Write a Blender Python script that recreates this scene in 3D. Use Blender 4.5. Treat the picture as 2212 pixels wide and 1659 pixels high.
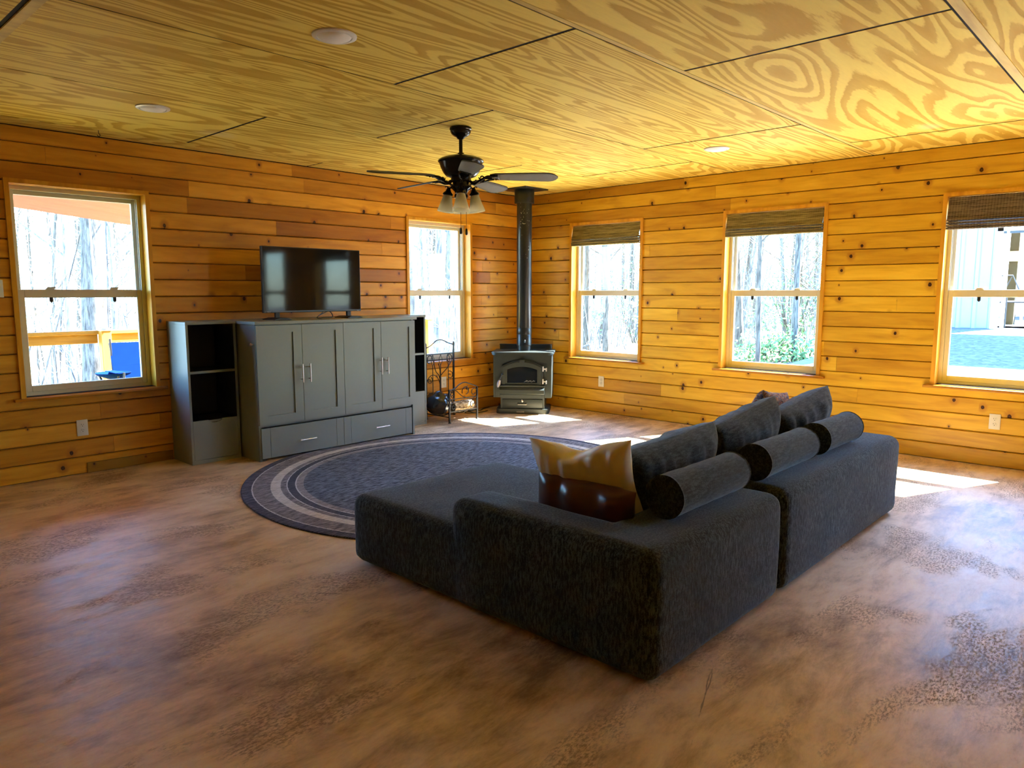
import bpy, bmesh, math, random
from mathutils import Vector, Matrix, noise
R = math.radians
PI = math.pi
for o in list(bpy.data.objects):
    bpy.data.objects.remove(o)
SC = bpy.context.scene
COL = SC.collection

# ---------------------------------------------------------------- camera
CAM = Vector((-6.5034, -5.8817, 1.3300))
YAW, PITCH, FPX = 0.8207, 0.1260, 1570.5
cd = bpy.data.cameras.new('camera')
cam = bpy.data.objects.new('camera', cd)
COL.objects.link(cam)
cd.sensor_width = 36.0
cd.lens = FPX / 2212 * 36
cd.clip_start = 0.05
cd.clip_end = 400
cam.location = CAM
cam.rotation_euler = (PI / 2 - PITCH, 0, -YAW)
SC.camera = cam

# ---------------------------------------------------------------- daylight
SUN_TRAVEL = Vector((-1.0, 0.44, -1.28)).normalized()
SUN_E, SKY_E, EXPO = 48.0, 1.30, 1.75
world = bpy.data.worlds.new('world')
SC.world = world
world.use_nodes = True
wn = world.node_tree
for n in list(wn.nodes):
    wn.nodes.remove(n)
w_out = wn.nodes.new('ShaderNodeOutputWorld')
w_bg = wn.nodes.new('ShaderNodeBackground')
w_sky = wn.nodes.new('ShaderNodeTexSky')
w_sky.sky_type = 'NISHITA'
w_sky.sun_disc = False
w_sky.sun_elevation = R(49.5)
w_sky.sun_rotation = math.atan2(-SUN_TRAVEL.x, -SUN_TRAVEL.y)
w_sky.altitude = 200
w_sky.air_density = 1.3
w_sky.dust_density = 0.6
w_sky.ozone_density = 3.0
w_bg.inputs['Strength'].default_value = SKY_E
w_mx = wn.nodes.new('ShaderNodeMixRGB')
w_mx.blend_type = 'MULTIPLY'
w_mx.inputs[0].default_value = 1.0
w_mx.inputs[2].default_value = (0.66, 0.96, 1.28, 1)
wn.links.new(w_sky.outputs[0], w_mx.inputs[1])
wn.links.new(w_mx.outputs[0], w_bg.inputs['Color'])
wn.links.new(w_bg.outputs[0], w_out.inputs['Surface'])
sl = bpy.data.lights.new('sun', 'SUN')
sl.energy = SUN_E
sl.angle = R(0.53)
sl.color = (1.0, 0.96, 0.90)
sun = bpy.data.objects.new('sun', sl)
COL.objects.link(sun)
sun.location = (12, -8, 15)
sun.rotation_euler = SUN_TRAVEL.to_track_quat('-Z', 'Y').to_euler()

vs = SC.view_settings
vs.view_transform = 'Standard'
vs.look = 'None'
vs.gamma = 1.0
vs.use_curve_mapping = False
vs.exposure = EXPO
cy = SC.cycles
cy.use_denoising = True
cy.max_bounces = 8
cy.diffuse_bounces = 5
cy.glossy_bounces = 3
cy.transmission_bounces = 6
cy.transparent_max_bounces = 12
cy.caustics_reflective = False
cy.caustics_refractive = False
cy.sample_clamp_indirect = 12
cy.use_adaptive_sampling = False
cy.time_limit = 1300

# ---------------------------------------------------------------- helpers
class MB:
    """collects geometry for ONE mesh object"""
    def __init__(s):
        s.v = []; s.f = []; s.m = []; s.seed = []; s.cur = 0; s.cs = 0.0; s.M = Matrix.Identity(4)
    def add(s, vs_, fs, mi=None):
        b = len(s.v)
        s.v += [tuple(s.M @ Vector(p)) for p in vs_]
        for f in fs:
            s.f.append([b + i for i in f]); s.m.append(s.cur if mi is None else mi); s.seed.append(s.cs)
        return s
    def box(s, x0, x1, y0, y1, z0, z1, mi=None):
        return s.add([(x0, y0, z0), (x1, y0, z0), (x1, y1, z0), (x0, y1, z0), (x0, y0, z1), (x1, y0, z1), (x1, y1, z1), (x0, y1, z1)],
                     [(0, 3, 2, 1), (4, 5, 6, 7), (0, 1, 5, 4), (1, 2, 6, 5), (2, 3, 7, 6), (3, 0, 4, 7)], mi)
    def rbox(s, x0, x1, y0, y1, z0, z1, r=0.01, seg=2, mi=None):
        bm = bmesh.new()
        bmesh.ops.create_cube(bm, size=1)
        for v in bm.verts:
            v.co = Vector(((x0 + x1) / 2 + v.co.x * (x1 - x0), (y0 + y1) / 2 + v.co.y * (y1 - y0), (z0 + z1) / 2 + v.co.z * (z1 - z0)))
        bmesh.ops.bevel(bm, geom=bm.edges[:], offset=r, segments=seg, profile=0.5, affect='EDGES')
        s.bm(bm, mi); bm.free(); return s
    def bm(s, bm, mi=None):
        bm.verts.index_update()
        s.add([v.co[:] for v in bm.verts], [[v.index for v in f.verts] for f in bm.faces], mi)
        return s
    def prism(s, poly, axis, a, b, mi=None):
        """2-D polygon extruded along axis (0,1,2) from a to b"""
        n = len(poly)
        def P(p, t):
            q = [0, 0, 0]; o = [i for i in range(3) if i != axis]
            q[o[0]] = p[0]; q[o[1]] = p[1]; q[axis] = t; return tuple(q)
        vs_ = [P(p, a) for p in poly] + [P(p, b) for p in poly]
        fs = [tuple(range(n)), tuple(range(2 * n - 1, n - 1, -1))] + [(i, i + n, (i + 1) % n + n, (i + 1) % n) for i in range(n)]
        return s.add(vs_, fs, mi)
    def tube(s, pts, r, n=8, cap=True, mi=None, flat=1.0):
        pts = [Vector(p) for p in pts]
        rs = r if isinstance(r, (list, tuple)) else [r] * len(pts)
        vs_ = []; fs = []; up = None
        for i, p in enumerate(pts):
            t = (pts[min(i + 1, len(pts) - 1)] - pts[max(i - 1, 0)])
            t = t.normalized() if t.length > 1e-9 else Vector((0, 0, 1))
            if up is None:
                up = Vector((0, 0, 1)) if abs(t.z) < 0.9 else Vector((1, 0, 0))
            a = up - t * up.dot(t)
            if a.length < 1e-6:
                a = t.orthogonal()
            a.normalize(); up = a; b = t.cross(a)
            for k in range(n):
                an = 2 * PI * k / n
                vs_.append(tuple(p + (a * math.cos(an) + b * math.sin(an) * flat) * rs[i]))
        for i in range(len(pts) - 1):
            for k in range(n):
                k2 = (k + 1) % n
                fs.append((i * n + k, i * n + k2, (i + 1) * n + k2, (i + 1) * n + k))
        if cap:
            fs.append(tuple(range(n - 1, -1, -1))); fs.append(tuple((len(pts) - 1) * n + k for k in range(n)))
        return s.add(vs_, fs, mi)
    def lathe(s, prof, n=24, c=(0, 0, 0), mi=None, capb=True, capt=True):
        vs_ = []; fs = []
        for r, z in prof:
            for k in range(n):
                a = 2 * PI * k / n
                vs_.append((c[0] + r * math.cos(a), c[1] + r * math.sin(a), c[2] + z))
        for i in range(len(prof) - 1):
            for k in range(n):
                k2 = (k + 1) % n
                fs.append((i * n + k, i * n + k2, (i + 1) * n + k2, (i + 1) * n + k))
        if capb: fs.append(tuple(range(n - 1, -1, -1)))
        if capt: fs.append(tuple((len(prof) - 1) * n + k for k in range(n)))
        return s.add(vs_, fs, mi)
    def mesh(s, name, mats, smooth=None, seeded=False):
        me = bpy.data.meshes.new(name)
        me.from_pydata(s.v, [], s.f)
        for m in mats: me.materials.append(m)
        me.polygons.foreach_set('material_index', s.m)
        if smooth is not None:
            me.polygons.foreach_set('use_smooth', [True] * len(me.polygons))
            if smooth < 179: me.set_sharp_from_angle(angle=R(smooth))
        if seeded:
            at = me.attributes.new('seed', 'FLOAT', 'FACE')
            at.data.foreach_set('value', s.seed)
        me.update()
        return me
def obj(name, mb, mats, parent=None, smooth=None, seeded=False, loc=None, rot=None, fixn=True):
    if not isinstance(mats, (list, tuple)): mats = [mats]
    me = mb.mesh(name, mats, smooth, seeded) if isinstance(mb, MB) else mb
    if fixn and isinstance(mb, MB):
        bm = bmesh.new(); bm.from_mesh(me); bmesh.ops.recalc_face_normals(bm, faces=bm.faces[:]); bm.to_mesh(me); bm.free()
    o = bpy.data.objects.new(name, me)
    COL.objects.link(o)
    if parent is not None: o.parent = parent
    if loc is not None: o.location = loc
    if rot is not None: o.rotation_euler = rot
    return o
def empty(name, loc=(0, 0, 0), rz=0.0):
    o = bpy.data.objects.new(name, None); o.empty_display_size = 0.1
    COL.objects.link(o); o.location = loc; o.rotation_euler = (0, 0, rz)
    return o
def tag(o, label=None, cat=None, group=None, kind=None):
    if label: o['label'] = label
    if cat: o['category'] = cat
    if group: o['group'] = group
    if kind: o['kind'] = kind
    return o
def dup(o, parent=None, loc=None, rz=None):
    c = o.copy(); COL.objects.link(c)
    if parent is not None: c.parent = parent
    if loc is not None: c.location = loc
    if rz is not None: c.rotation_euler = (0, 0, rz)
    for ch in list(o.children): dup(ch, c)
    return c
def arc(cx, cy, r, a0, a1, n=12, ry=None):
    ry = r if ry is None else ry
    return [(cx + r * math.cos(R(a0 + (a1 - a0) * i / n)), cy + ry * math.sin(R(a0 + (a1 - a0) * i / n))) for i in range(n + 1)]
def spline(pts, n=8):
    """Catmull-Rom through pts"""
    P = [Vector(p) for p in pts]; P = [P[0] * 2 - P[1]] + P + [P[-1] * 2 - P[-2]]
    out = []
    for i in range(1, len(P) - 2):
        for k in range(n):
            t = k / n
            out.append(0.5 * ((2 * P[i]) + (P[i + 1] - P[i - 1]) * t + (2 * P[i - 1] - 5 * P[i] + 4 * P[i + 1] - P[i + 2]) * t * t + (3 * P[i] - P[i - 1] - 3 * P[i + 1] + P[i + 2]) * t ** 3))
    out.append(P[-2]); return out

# ---------------------------------------------------------------- materials
class NT:
    def __init__(s, name):
        s.m = bpy.data.materials.new(name); s.m.use_nodes = True; s.t = s.m.node_tree
        for n in list(s.t.nodes): s.t.nodes.remove(n)
        s.out = s.n('OutputMaterial'); s.b = s.n('BsdfPrincipled'); s.t.links.new(s.b.outputs[0], s.out.inputs[0])
    def n(s, k, **kw):
        n = s.t.nodes.new('ShaderNode' + k)
        for a, v in kw.items(): setattr(n, a, v)
        return n
    def L(s, a, b): s.t.links.new(a, b)
    def set(s, sock, v):
        if v is None: return
        if hasattr(v, 'is_output'): s.L(v, sock)
        else: sock.default_value = v
    def pos(s): return s.n('NewGeometry').outputs['Position']
    def oc(s): return s.n('TexCoord').outputs['Object']
    def attr(s, name): return s.n('Attribute', attribute_name=name).outputs['Fac']
    def rnd(s): return s.n('ObjectInfo').outputs['Random']
    def math(s, op, a, b=None, c=None, clamp=False):
        n = s.n('Math', operation=op); n.use_clamp = clamp
        for i, v in enumerate((a, b, c)): s.set(n.inputs[i], v)
        return n.outputs[0]
    def vec(s, x=0.0, y=0.0, z=0.0):
        n = s.n('CombineXYZ')
        for i, v in enumerate((x, y, z)): s.set(n.inputs[i], v)
        return n.outputs[0]
    def sep(s, v): n = s.n('SeparateXYZ'); s.L(v, n.inputs[0]); return n.outputs
    def map(s, v, sc=(1, 1, 1), loc=(0, 0, 0), rot=(0, 0, 0)):
        n = s.n('Mapping'); s.L(v, n.inputs[0]); n.inputs[1].default_value = loc; n.inputs[2].default_value = rot; n.inputs[3].default_value = sc; return n.outputs[0]
    def noise(s, v, scale=5, detail=3, rough=0.5, dist=0.0, w=None):
        n = s.n('TexNoise')
        if w is not None: n.noise_dimensions = '4D'; s.set(n.inputs['W'], w)
        s.set(n.inputs['Vector'], v); s.set(n.inputs['Scale'], scale); s.set(n.inputs['Detail'], detail); s.set(n.inputs['Roughness'], rough); s.set(n.inputs['Distortion'], dist)
        return n.outputs['Fac']
    def vor(s, v, scale=5, feature='F1', dim='3D', rnd=1.0):
        n = s.n('TexVoronoi', feature=feature, voronoi_dimensions=dim); s.L(v, n.inputs['Vector']); n.inputs['Scale'].default_value = scale; n.inputs['Randomness'].default_value = rnd
        return n.outputs
    def ramp(s, f, stops, interp='LINEAR'):
        n = s.n('ValToRGB'); cr = n.color_ramp; cr.interpolation = interp; s.set(n.inputs[0], f)
        while len(cr.elements) < len(stops): cr.elements.new(0.5)
        for e, (p, c) in zip(cr.elements, stops):
            e.position = p; e.color = (c, c, c, 1) if isinstance(c, (int, float)) else (*c, 1)
        return n.outputs[0]
    def rng(s, v, a, b, c=0.0, d=1.0, smooth=True):
        n = s.n('MapRange'); n.interpolation_type = 'SMOOTHSTEP' if smooth else 'LINEAR'
        for i, x in enumerate((v, a, b, c, d)): s.set(n.inputs[i], x)
        return n.outputs[0]
    def mix(s, f, a, b, mode='MIX'):
        n = s.n('MixRGB', blend_type=mode)
        for i, v in enumerate((f, a, b)):
            if isinstance(v, tuple): v = (*v[:3], 1)
            s.set(n.inputs[i], v)
        return n.outputs[0]
    def bump(s, h, strength=0.3, dist=0.01):
        n = s.n('Bump'); n.inputs['Strength'].default_value = strength; n.inputs['Distance'].default_value = dist; s.L(h, n.inputs['Height']); s.L(n.outputs[0], s.b.inputs['Normal'])
    def fin(s, color=None, rough=0.5, metal=0.0, **kw):
        if isinstance(color, tuple): color = (*color[:3], 1)
        s.set(s.b.inputs['Base Color'], color); s.set(s.b.inputs['Roughness'], rough); s.set(s.b.inputs['Metallic'], metal)
        for k, v in kw.items(): s.set(s.b.inputs[k.replace('_', ' ')], v)
        return s.m
def plain(name, col, rough=0.5, metal=0.0, var=0.12, sc=12, **kw):
    t = NT(name); f = t.noise(t.oc(), sc, 3)
    c0 = tuple(x * (1 - var) for x in col); c1 = tuple(min(1, x * (1 + var)) for x in col)
    return t.fin(t.mix(f, c0, c1), rough, metal, **kw)

def pine_mat(name, axis, tint=(1, 1, 1), knots=True, gloss=0.30, contrast=1.0):
    """knotty pine boards; axis = direction of the grain; boards carry a 'seed' value"""
    t = NT(name); p = t.sep(t.oc()); sd = t.attr('seed')
    u = p['XYZ'.index(axis)]
    if axis == 'Z': v, w = p[0], p[1]
    else: v, w = p[2], p[1 if axis == 'X' else 0]
    v = t.math('ADD', v, w)
    uo = t.math('ADD', u, t.math('MULTIPLY', sd, 37.0))
    kc = t.vec(uo, t.math('MULTIPLY', v, 0.8), 0.0)
    n = t.n('TexVoronoi', feature='F1', voronoi_dimensions='2D'); t.L(kc, n.inputs['Vector']); n.inputs['Scale'].default_value = 5.2
    dist = n.outputs['Distance']; cc = t.sep(n.outputs['Color'])
    rad = t.math('MULTIPLY', t.math('MAXIMUM', t.math('SUBTRACT', cc[0], 0.42), 0.0), 0.155)
    wob = t.math('MULTIPLY', t.math('SUBTRACT', t.noise(kc, 60, 2), 0.5), 0.045)
    dd = t.math('ADD', dist, wob)
    kn = t.math('MULTIPLY', t.rng(dd, t.math('MULTIPLY', rad, 0.62), rad, 1.0, 0.0), t.rng(rad, 0.012, 0.02))
    halo = t.math('MULTIPLY', t.rng(dist, rad, t.math('MULTIPLY', rad, 3.2), 1.0, 0.0), t.rng(rad, 0.012, 0.02))
    warp = t.math('MULTIPLY', halo, 0.022)
    gv = t.vec(t.math('MULTIPLY', uo, 1.4), t.math('MULTIPLY', t.math('ADD', v, warp), 13.0), t.math('MULTIPLY', sd, 9.0))
    g1 = t.noise(gv, 1.5, 4, 0.55, 0.6)
    gv2 = t.vec(t.math('MULTIPLY', uo, 1.0), t.math('MULTIPLY', t.math('ADD', v, warp), 6.0), t.math('MULTIPLY', sd, 5.0))
    g2 = t.noise(gv2, 1.6, 3, 0.5, 1.2)
    g = t.math('ADD', t.math('MULTIPLY', g1, 0.5), t.math('MULTIPLY', g2, 0.5))
    def T(c): return tuple(a * b for a, b in zip(c, tint))
    c1 = t.ramp(g, [(0.30, T((0.52, 0.225, 0.016))), (0.5, T((0.72, 0.36, 0.028))), (0.70, T((0.84, 0.46, 0.050)))])
    sh = t.ramp(t.math('FRACT', t.math('MULTIPLY', sd, 7.31)), [(0.0, (0.58, 0.46, 0.40)), (0.2, (0.80, 0.72, 0.66)), (0.55, (0.97, 0.96, 0.94)), (1.0, (1.12, 1.14, 1.12))])
    c2 = t.mix(contrast, c1, sh, 'MULTIPLY')
    if knots:
        c3 = t.mix(t.math('MULTIPLY', halo, 0.55), c2, T((0.36, 0.11, 0.015)))
        core = t.rng(dist, 0.0, t.math('MULTIPLY', rad, 0.6), 1.0, 0.0)
        kcol = t.mix(t.math('MULTIPLY', core, 0.45), (0.030, 0.008, 0.004), (0.20, 0.07, 0.02))
        c3 = t.mix(kn, c3, kcol)
    else: c3 = c2
    return t.fin(c3, t.math('ADD', gloss, t.math('MULTIPLY', g1, 0.14)), 0, Specular_IOR_Level=0.32)

def plywood_mat():
    t = NT('plywood'); p = t.sep(t.oc()); sd = t.attr('seed')
    sy = t.rng(t.math('FRACT', t.math('MULTIPLY', sd, 3.77)), 0.0, 1.0, 2.4, 7.5, False)
    v0 = t.vec(t.math('ADD', t.math('MULTIPLY', p[0], 0.60), t.math('MULTIPLY', sd, 13.0)), t.math('MULTIPLY', p[1], sy), sd)
    n1 = t.noise(v0, 0.75, 1.5, 0.45, 0.45)
    fine = t.noise(t.vec(t.math('MULTIPLY', p[0], 9.0), t.math('MULTIPLY', p[1], 60.0), 0.0), 1.0, 3, 0.6)
    sa = t.math('ADD', t.math('MULTIPLY', n1, 17.0), t.math('MULTIPLY', fine, 0.30))
    saw = t.math('FRACT', sa)
    band = t.ramp(saw, [(0.0, 0.1), (0.07, 0.85), (0.15, 1.0), (0.55, 0.95), (0.63, 0.3), (0.93, 0.12), (1.0, 0.1)])
    c = t.mix(band, (0.60, 0.35, 0.036), (0.96, 0.76, 0.165))
    c = t.mix(t.math('MULTIPLY', fine, 0.35), c, (0.55, 0.34, 0.045))
    pt = t.noise(t.vec(p[0], t.math('MULTIPLY', p[1], 1.3), 3.0), 1.1, 1)
    c = t.mix(t.rng(pt, 0.76, 0.80, 0.0, 0.5), c, (0.85, 0.70, 0.36))
    return t.fin(c, 0.7, 0, Specular_IOR_Level=0.12)

def concrete_mat():
    t = NT('stained_concrete'); p = t.oc()
    big = t.noise(t.map(p, (1, 1, 1)), 0.85, 4, 0.62, 0.2)
    med = t.noise(t.map(p, (1.6, 4.6, 1), rot=(0, 0, R(-28))), 1.6, 6, 0.76, 0.3)
    fine = t.noise(t.map(p, (20, 46, 1), rot=(0, 0, R(-20))), 2.4, 5, 0.75)
    patch = t.noise(t.map(p, (1, 1.8, 1), rot=(0, 0, R(30)), loc=(3, 1, 0)), 1.35, 5, 0.62, 0.4)
    c = t.ramp(t.math('ADD', t.math('MULTIPLY', big, 0.5), t.math('MULTIPLY', med, 0.5)), [(0.38, (0.24, 0.140, 0.060)), (0.45, (0.50, 0.345, 0.180)), (0.52, (0.75, 0.56, 0.350)), (0.61, (0.88, 0.73, 0.53))])
    worn = t.math('MULTIPLY', t.rng(patch, 0.50, 0.60), t.rng(fine, 0.44, 0.60))
    c = t.mix(t.math('MULTIPLY', worn, 0.75), c, (0.135, 0.085, 0.048))
    c = t.mix(t.math('MULTIPLY', t.rng(fine, 0.45, 0.7), 0.22), c, (0.60, 0.50, 0.40))
    # hairline cracks
    cr = t.vor(t.map(p, (1, 1, 1), loc=(0.35, 0.2, 0)), 0.34, 'DISTANCE_TO_EDGE', '2D')['Distance']
    wob = t.math('MULTIPLY', t.math('SUBTRACT', t.noise(p, 6, 4), 0.5), 0.012)
    ck = t.math('MULTIPLY', t.rng(t.math('ABSOLUTE', t.math('ADD', cr, wob)), 0.0002, 0.0013, 1.0, 0.0), t.rng(t.noise(p, 0.9, 1), 0.52, 0.6))
    c = t.mix(t.math('MULTIPLY', ck, 0.7), c, (0.05, 0.03, 0.02))
    t.bump(fine, 0.22, 0.003)
    ro = t.math('ADD', t.rng(med, 0.3, 0.7, 0.40, 0.56), t.math('MULTIPLY', worn, 0.35))
    return t.fin(c, ro, 0, Specular_IOR_Level=0.7, Coat_Weight=t.rng(worn, 0.0, 0.6, 0.22, 0.02), Coat_Roughness=0.36)

def fabric_mat(name, dark, light, sc=1.0, sheen=0.25, streak='Z'):
    t = NT(name); p = t.oc()
    a = t.noise(t.map(p, (75, 75, 20) if streak == 'Z' else (20, 75, 75)), 1.6 * sc, 3, 0.7)
    b = t.noise(p, 260 * sc, 2, 0.6)
    d = t.noise(t.map(p, (3, 3, 5)), 2.0, 3)
    f = t.math('ADD', t.math('MULTIPLY', a, 0.65), t.math('MULTIPLY', b, 0.35))
    c = t.mix(t.rng(f, 0.43, 0.60), dark, light)
    c = t.mix(t.math('MULTIPLY', t.rng(d, 0.4, 0.65), 0.3), c, dark)
    wv = t.noise(t.map(p, (1.5, 9, 9)), 2.5, 3, 0.6, 0.8)
    t.bump(t.math('ADD', t.math('MULTIPLY', f, 0.35), t.math('MULTIPLY', wv, 0.7)), 0.55, 0.006)
    return t.fin(c, 0.95, 0, Sheen_Weight=sheen, Sheen_Roughness=0.45, Sheen_Tint=(0.75, 0.86, 0.95, 1), Specular_IOR_Level=0.15)

def rug_mat():
    t = NT('striped_rug'); p = t.oc(); s = t.sep(p)
    r = t.math('SQRT', t.math('ADD', t.math('MULTIPLY', s[0], s[0]), t.math('MULTIPLY', s[1], s[1])))
    r = t.math('ADD', r, t.math('MULTIPLY', t.math('SUBTRACT', t.noise(p, 90, 2), 0.5), 0.012))
    st = t.noise(t.map(p, (5, 48, 1), rot=(0, 0, R(35))), 2.4, 3, 0.75)
    def mixc(d, l): return t.mix(t.rng(st, 0.42, 0.60), d, l)
    navy = mixc((0.020, 0.022, 0.038), (0.12, 0.12, 0.155))
    mid = mixc((0.075, 0.072, 0.080), (0.33, 0.31, 0.32))
    cream = mixc((0.42, 0.40, 0.37), (0.74, 0.71, 0.66))
    ctr = mixc((0.012, 0.020, 0.036), (0.21, 0.245, 0.30))
    dark = mixc((0.022, 0.026, 0.042), (0.09, 0.095, 0.12))
    lg = mixc((0.13, 0.125, 0.13), (0.40, 0.38, 0.38))
    line = (0.55, 0.55, 0.56)
    c = ctr
    for r0, col in ((1.112, lg), (1.160, line), (1.168, dark), (1.218, line), (1.225, mid), (1.264, cream), (1.330, mid), (1.444, line), (1.452, navy)):
        c = t.mix(t.math('GREATER_THAN', r, r0), c, col)
    t.bump(st, 0.35, 0.004)
    return t.fin(c, 0.9, 0, Sheen_Weight=0.05, Specular_IOR_Level=0.15)

def woven_mat(name, dark, light, dots):
    t = NT(name); s = t.sep(t.oc())
    row = t.math('FLOOR', t.math('MULTIPLY', s[2], 190.0))
    u = t.math('ADD', t.math('MULTIPLY', s[0], 26.0), t.math('MULTIPLY', t.math('MODULO', row, 2.0), 0.5))
    reed = t.noise(t.vec(t.math('MULTIPLY', s[0], 2.0), 0.0, t.math('MULTIPLY', row, 3.7)), 1.6, 3, 0.6)
    c = t.mix(t.rng(reed, 0.38, 0.62), dark, light)
    gap = t.math('ABSOLUTE', t.math('SUBTRACT', t.math('FRACT', t.math('MULTIPLY', s[2], 190.0)), 0.5))
    c = t.mix(t.math('MULTIPLY', t.rng(gap, 0.32, 0.48), 0.6), c, dark)
    sp = t.math('MULTIPLY', t.rng(t.math('FRACT', u), 0.0, 0.55, 1.0, 0.0), t.math('LESS_THAN', gap, 0.2))
    c = t.mix(t.math('MULTIPLY', sp, dots), c, (0.62, 0.56, 0.40))
    t.bump(gap, 0.3, 0.002)
    t.fin(c, 0.8, 0)
    tl = t.n('BsdfTranslucent'); t.L(c, tl.inputs[0]); mx = t.n('MixShader'); mx.inputs[0].default_value = 0.22
    t.L(t.b.outputs[0], mx.inputs[1]); t.L(tl.outputs[0], mx.inputs[2]); t.L(mx.outputs[0], t.out.inputs[0])
    return t.m

def glass_mat(name, tint=(0.93, 0.96, 0.97), refl=0.5):
    t = NT(name); t.t.nodes.remove(t.b)
    tr = t.n('BsdfTransparent'); tr.inputs[0].default_value = (*tint, 1)
    gl = t.n('BsdfGlossy'); gl.inputs['Roughness'].default_value = 0.02; gl.inputs[0].default_value = (1, 1, 1, 1)
    fr = t.n('Fresnel'); fr.inputs[0].default_value = 1.45
    m = t.n('MixShader'); t.L(t.math('MULTIPLY', fr.outputs[0], refl), m.inputs[0]); t.L(tr.outputs[0], m.inputs[1]); t.L(gl.outputs[0], m.inputs[2]); t.L(m.outputs[0], t.out.inputs[0])
    return t.m

def bark_mat(name, dark, light):
    t = NT(name); p = t.oc()
    a = t.noise(t.map(p, (14, 14, 2.0)), 1.5, 5, 0.7, 0.3); b = t.noise(p, 0.9, 3)
    c = t.mix(t.rng(a, 0.36, 0.62), dark, light); c = t.mix(t.rng(b, 0.5, 0.7, 0, 0.4), c, light)
    t.bump(a, 0.5, 0.02)
    return t.fin(c, 0.95)

M = {}
M['pineX'] = pine_mat('knotty_pine_along_x', 'X', (1.0, .95, 1.0)); M['pineY'] = pine_mat('knotty_pine_along_y', 'Y', (1.02, 1.18, 1.0))
M['trimwood'] = pine_mat('pine_trim', 'Z', (1.0, 0.98, 0.9), False); M['trimwoodX'] = pine_mat('pine_trim_level', 'X', (1.0, 0.98, 0.9), False)
M['ply'] = plywood_mat()
M['gap'] = plain('dark_joint', (0.005, 0.003, 0.003), 0.95)
M['batten'] = pine_mat('raw_wood_batten', 'X', (1.05, 1.55, 4.2), False, 0.6, 0.3)
M['floor'] = concrete_mat()
M['vinyl'] = plain('almond_vinyl', (0.64, 0.60, 0.47), 0.4, var=0.03)
M['glass'] = glass_mat('window_glass')
M['black'] = plain('black_plastic', (0.012, 0.012, 0.013), 0.45)
M['whiteplastic'] = plain('white_plastic', (0.80, 0.79, 0.75), 0.35, var=0.02)
M['ivory'] = plain('ivory_plate', (0.74, 0.70, 0.58), 0.35, var=0.02)
M['cab'] = plain('grey_painted_cabinet', (0.235, 0.275, 0.255), 0.38, var=0.05, sc=3, Specular_IOR_Level=0.5)
M['cabshade'] = plain('cabinet_inside_shade', (0.012, 0.016, 0.022), 0.6, var=0.05, sc=3)  # near black: shade inside the open towers put into the colour
M['steel'] = plain('brushed_steel', (0.80, 0.80, 0.80), 0.42, 1.0, var=0.05)
M['screen'] = plain('tv_screen', (0.006, 0.007, 0.008), 0.05, var=0.05, Specular_IOR_Level=0.22)
M['bezel'] = plain('tv_bezel', (0.008, 0.008, 0.009), 0.3)
M['sofa'] = fabric_mat('charcoal_chenille', (0.008, 0.009, 0.011), (0.080, 0.104, 0.112))
M['sofa2'] = fabric_mat('charcoal_cushion', (0.009, 0.010, 0.012), (0.056, 0.070, 0.074), 0.8, 0.35, 'X')
M['rug'] = rug_mat()
M['iron'] = plain('black_cast_iron', (0.045, 0.058, 0.056), 0.42, 0.3, var=0.15, sc=30)
M['pipe'] = plain('black_stove_pipe', (0.018, 0.021, 0.022), 0.30, 0.2, var=0.1, sc=20)
M['wire'] = plain('black_wrought_iron', (0.020, 0.019, 0.018), 0.38, 0.6)
M['bronze'] = plain('dark_bronze', (0.014, 0.012, 0.011), 0.22, 0.6)

# ================================================================ THE ROOM
H = 2.44
XW, YW = -8.3, -8.4            # unseen far walls
ZT, ZB = 2.070, 0.600          # window rough opening
PITCH_B, OFF_B = 0.1299, 0.1255
WIN_L = [(-5.160, -4.262), (-1.750, -0.863)]                     # on y = 0
WIN_R = [(-1.655, -0.732), (-3.511, -2.577), (-5.340, -4.412), (-7.25, -6.32)]   # on x = 0; last one is out of view, added for its light

fl = MB(); fl.box(XW - .2, .2, YW - .2, .2, -0.15, 0.0)
tag(obj('floor', fl, M['floor']), kind='structure')

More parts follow.
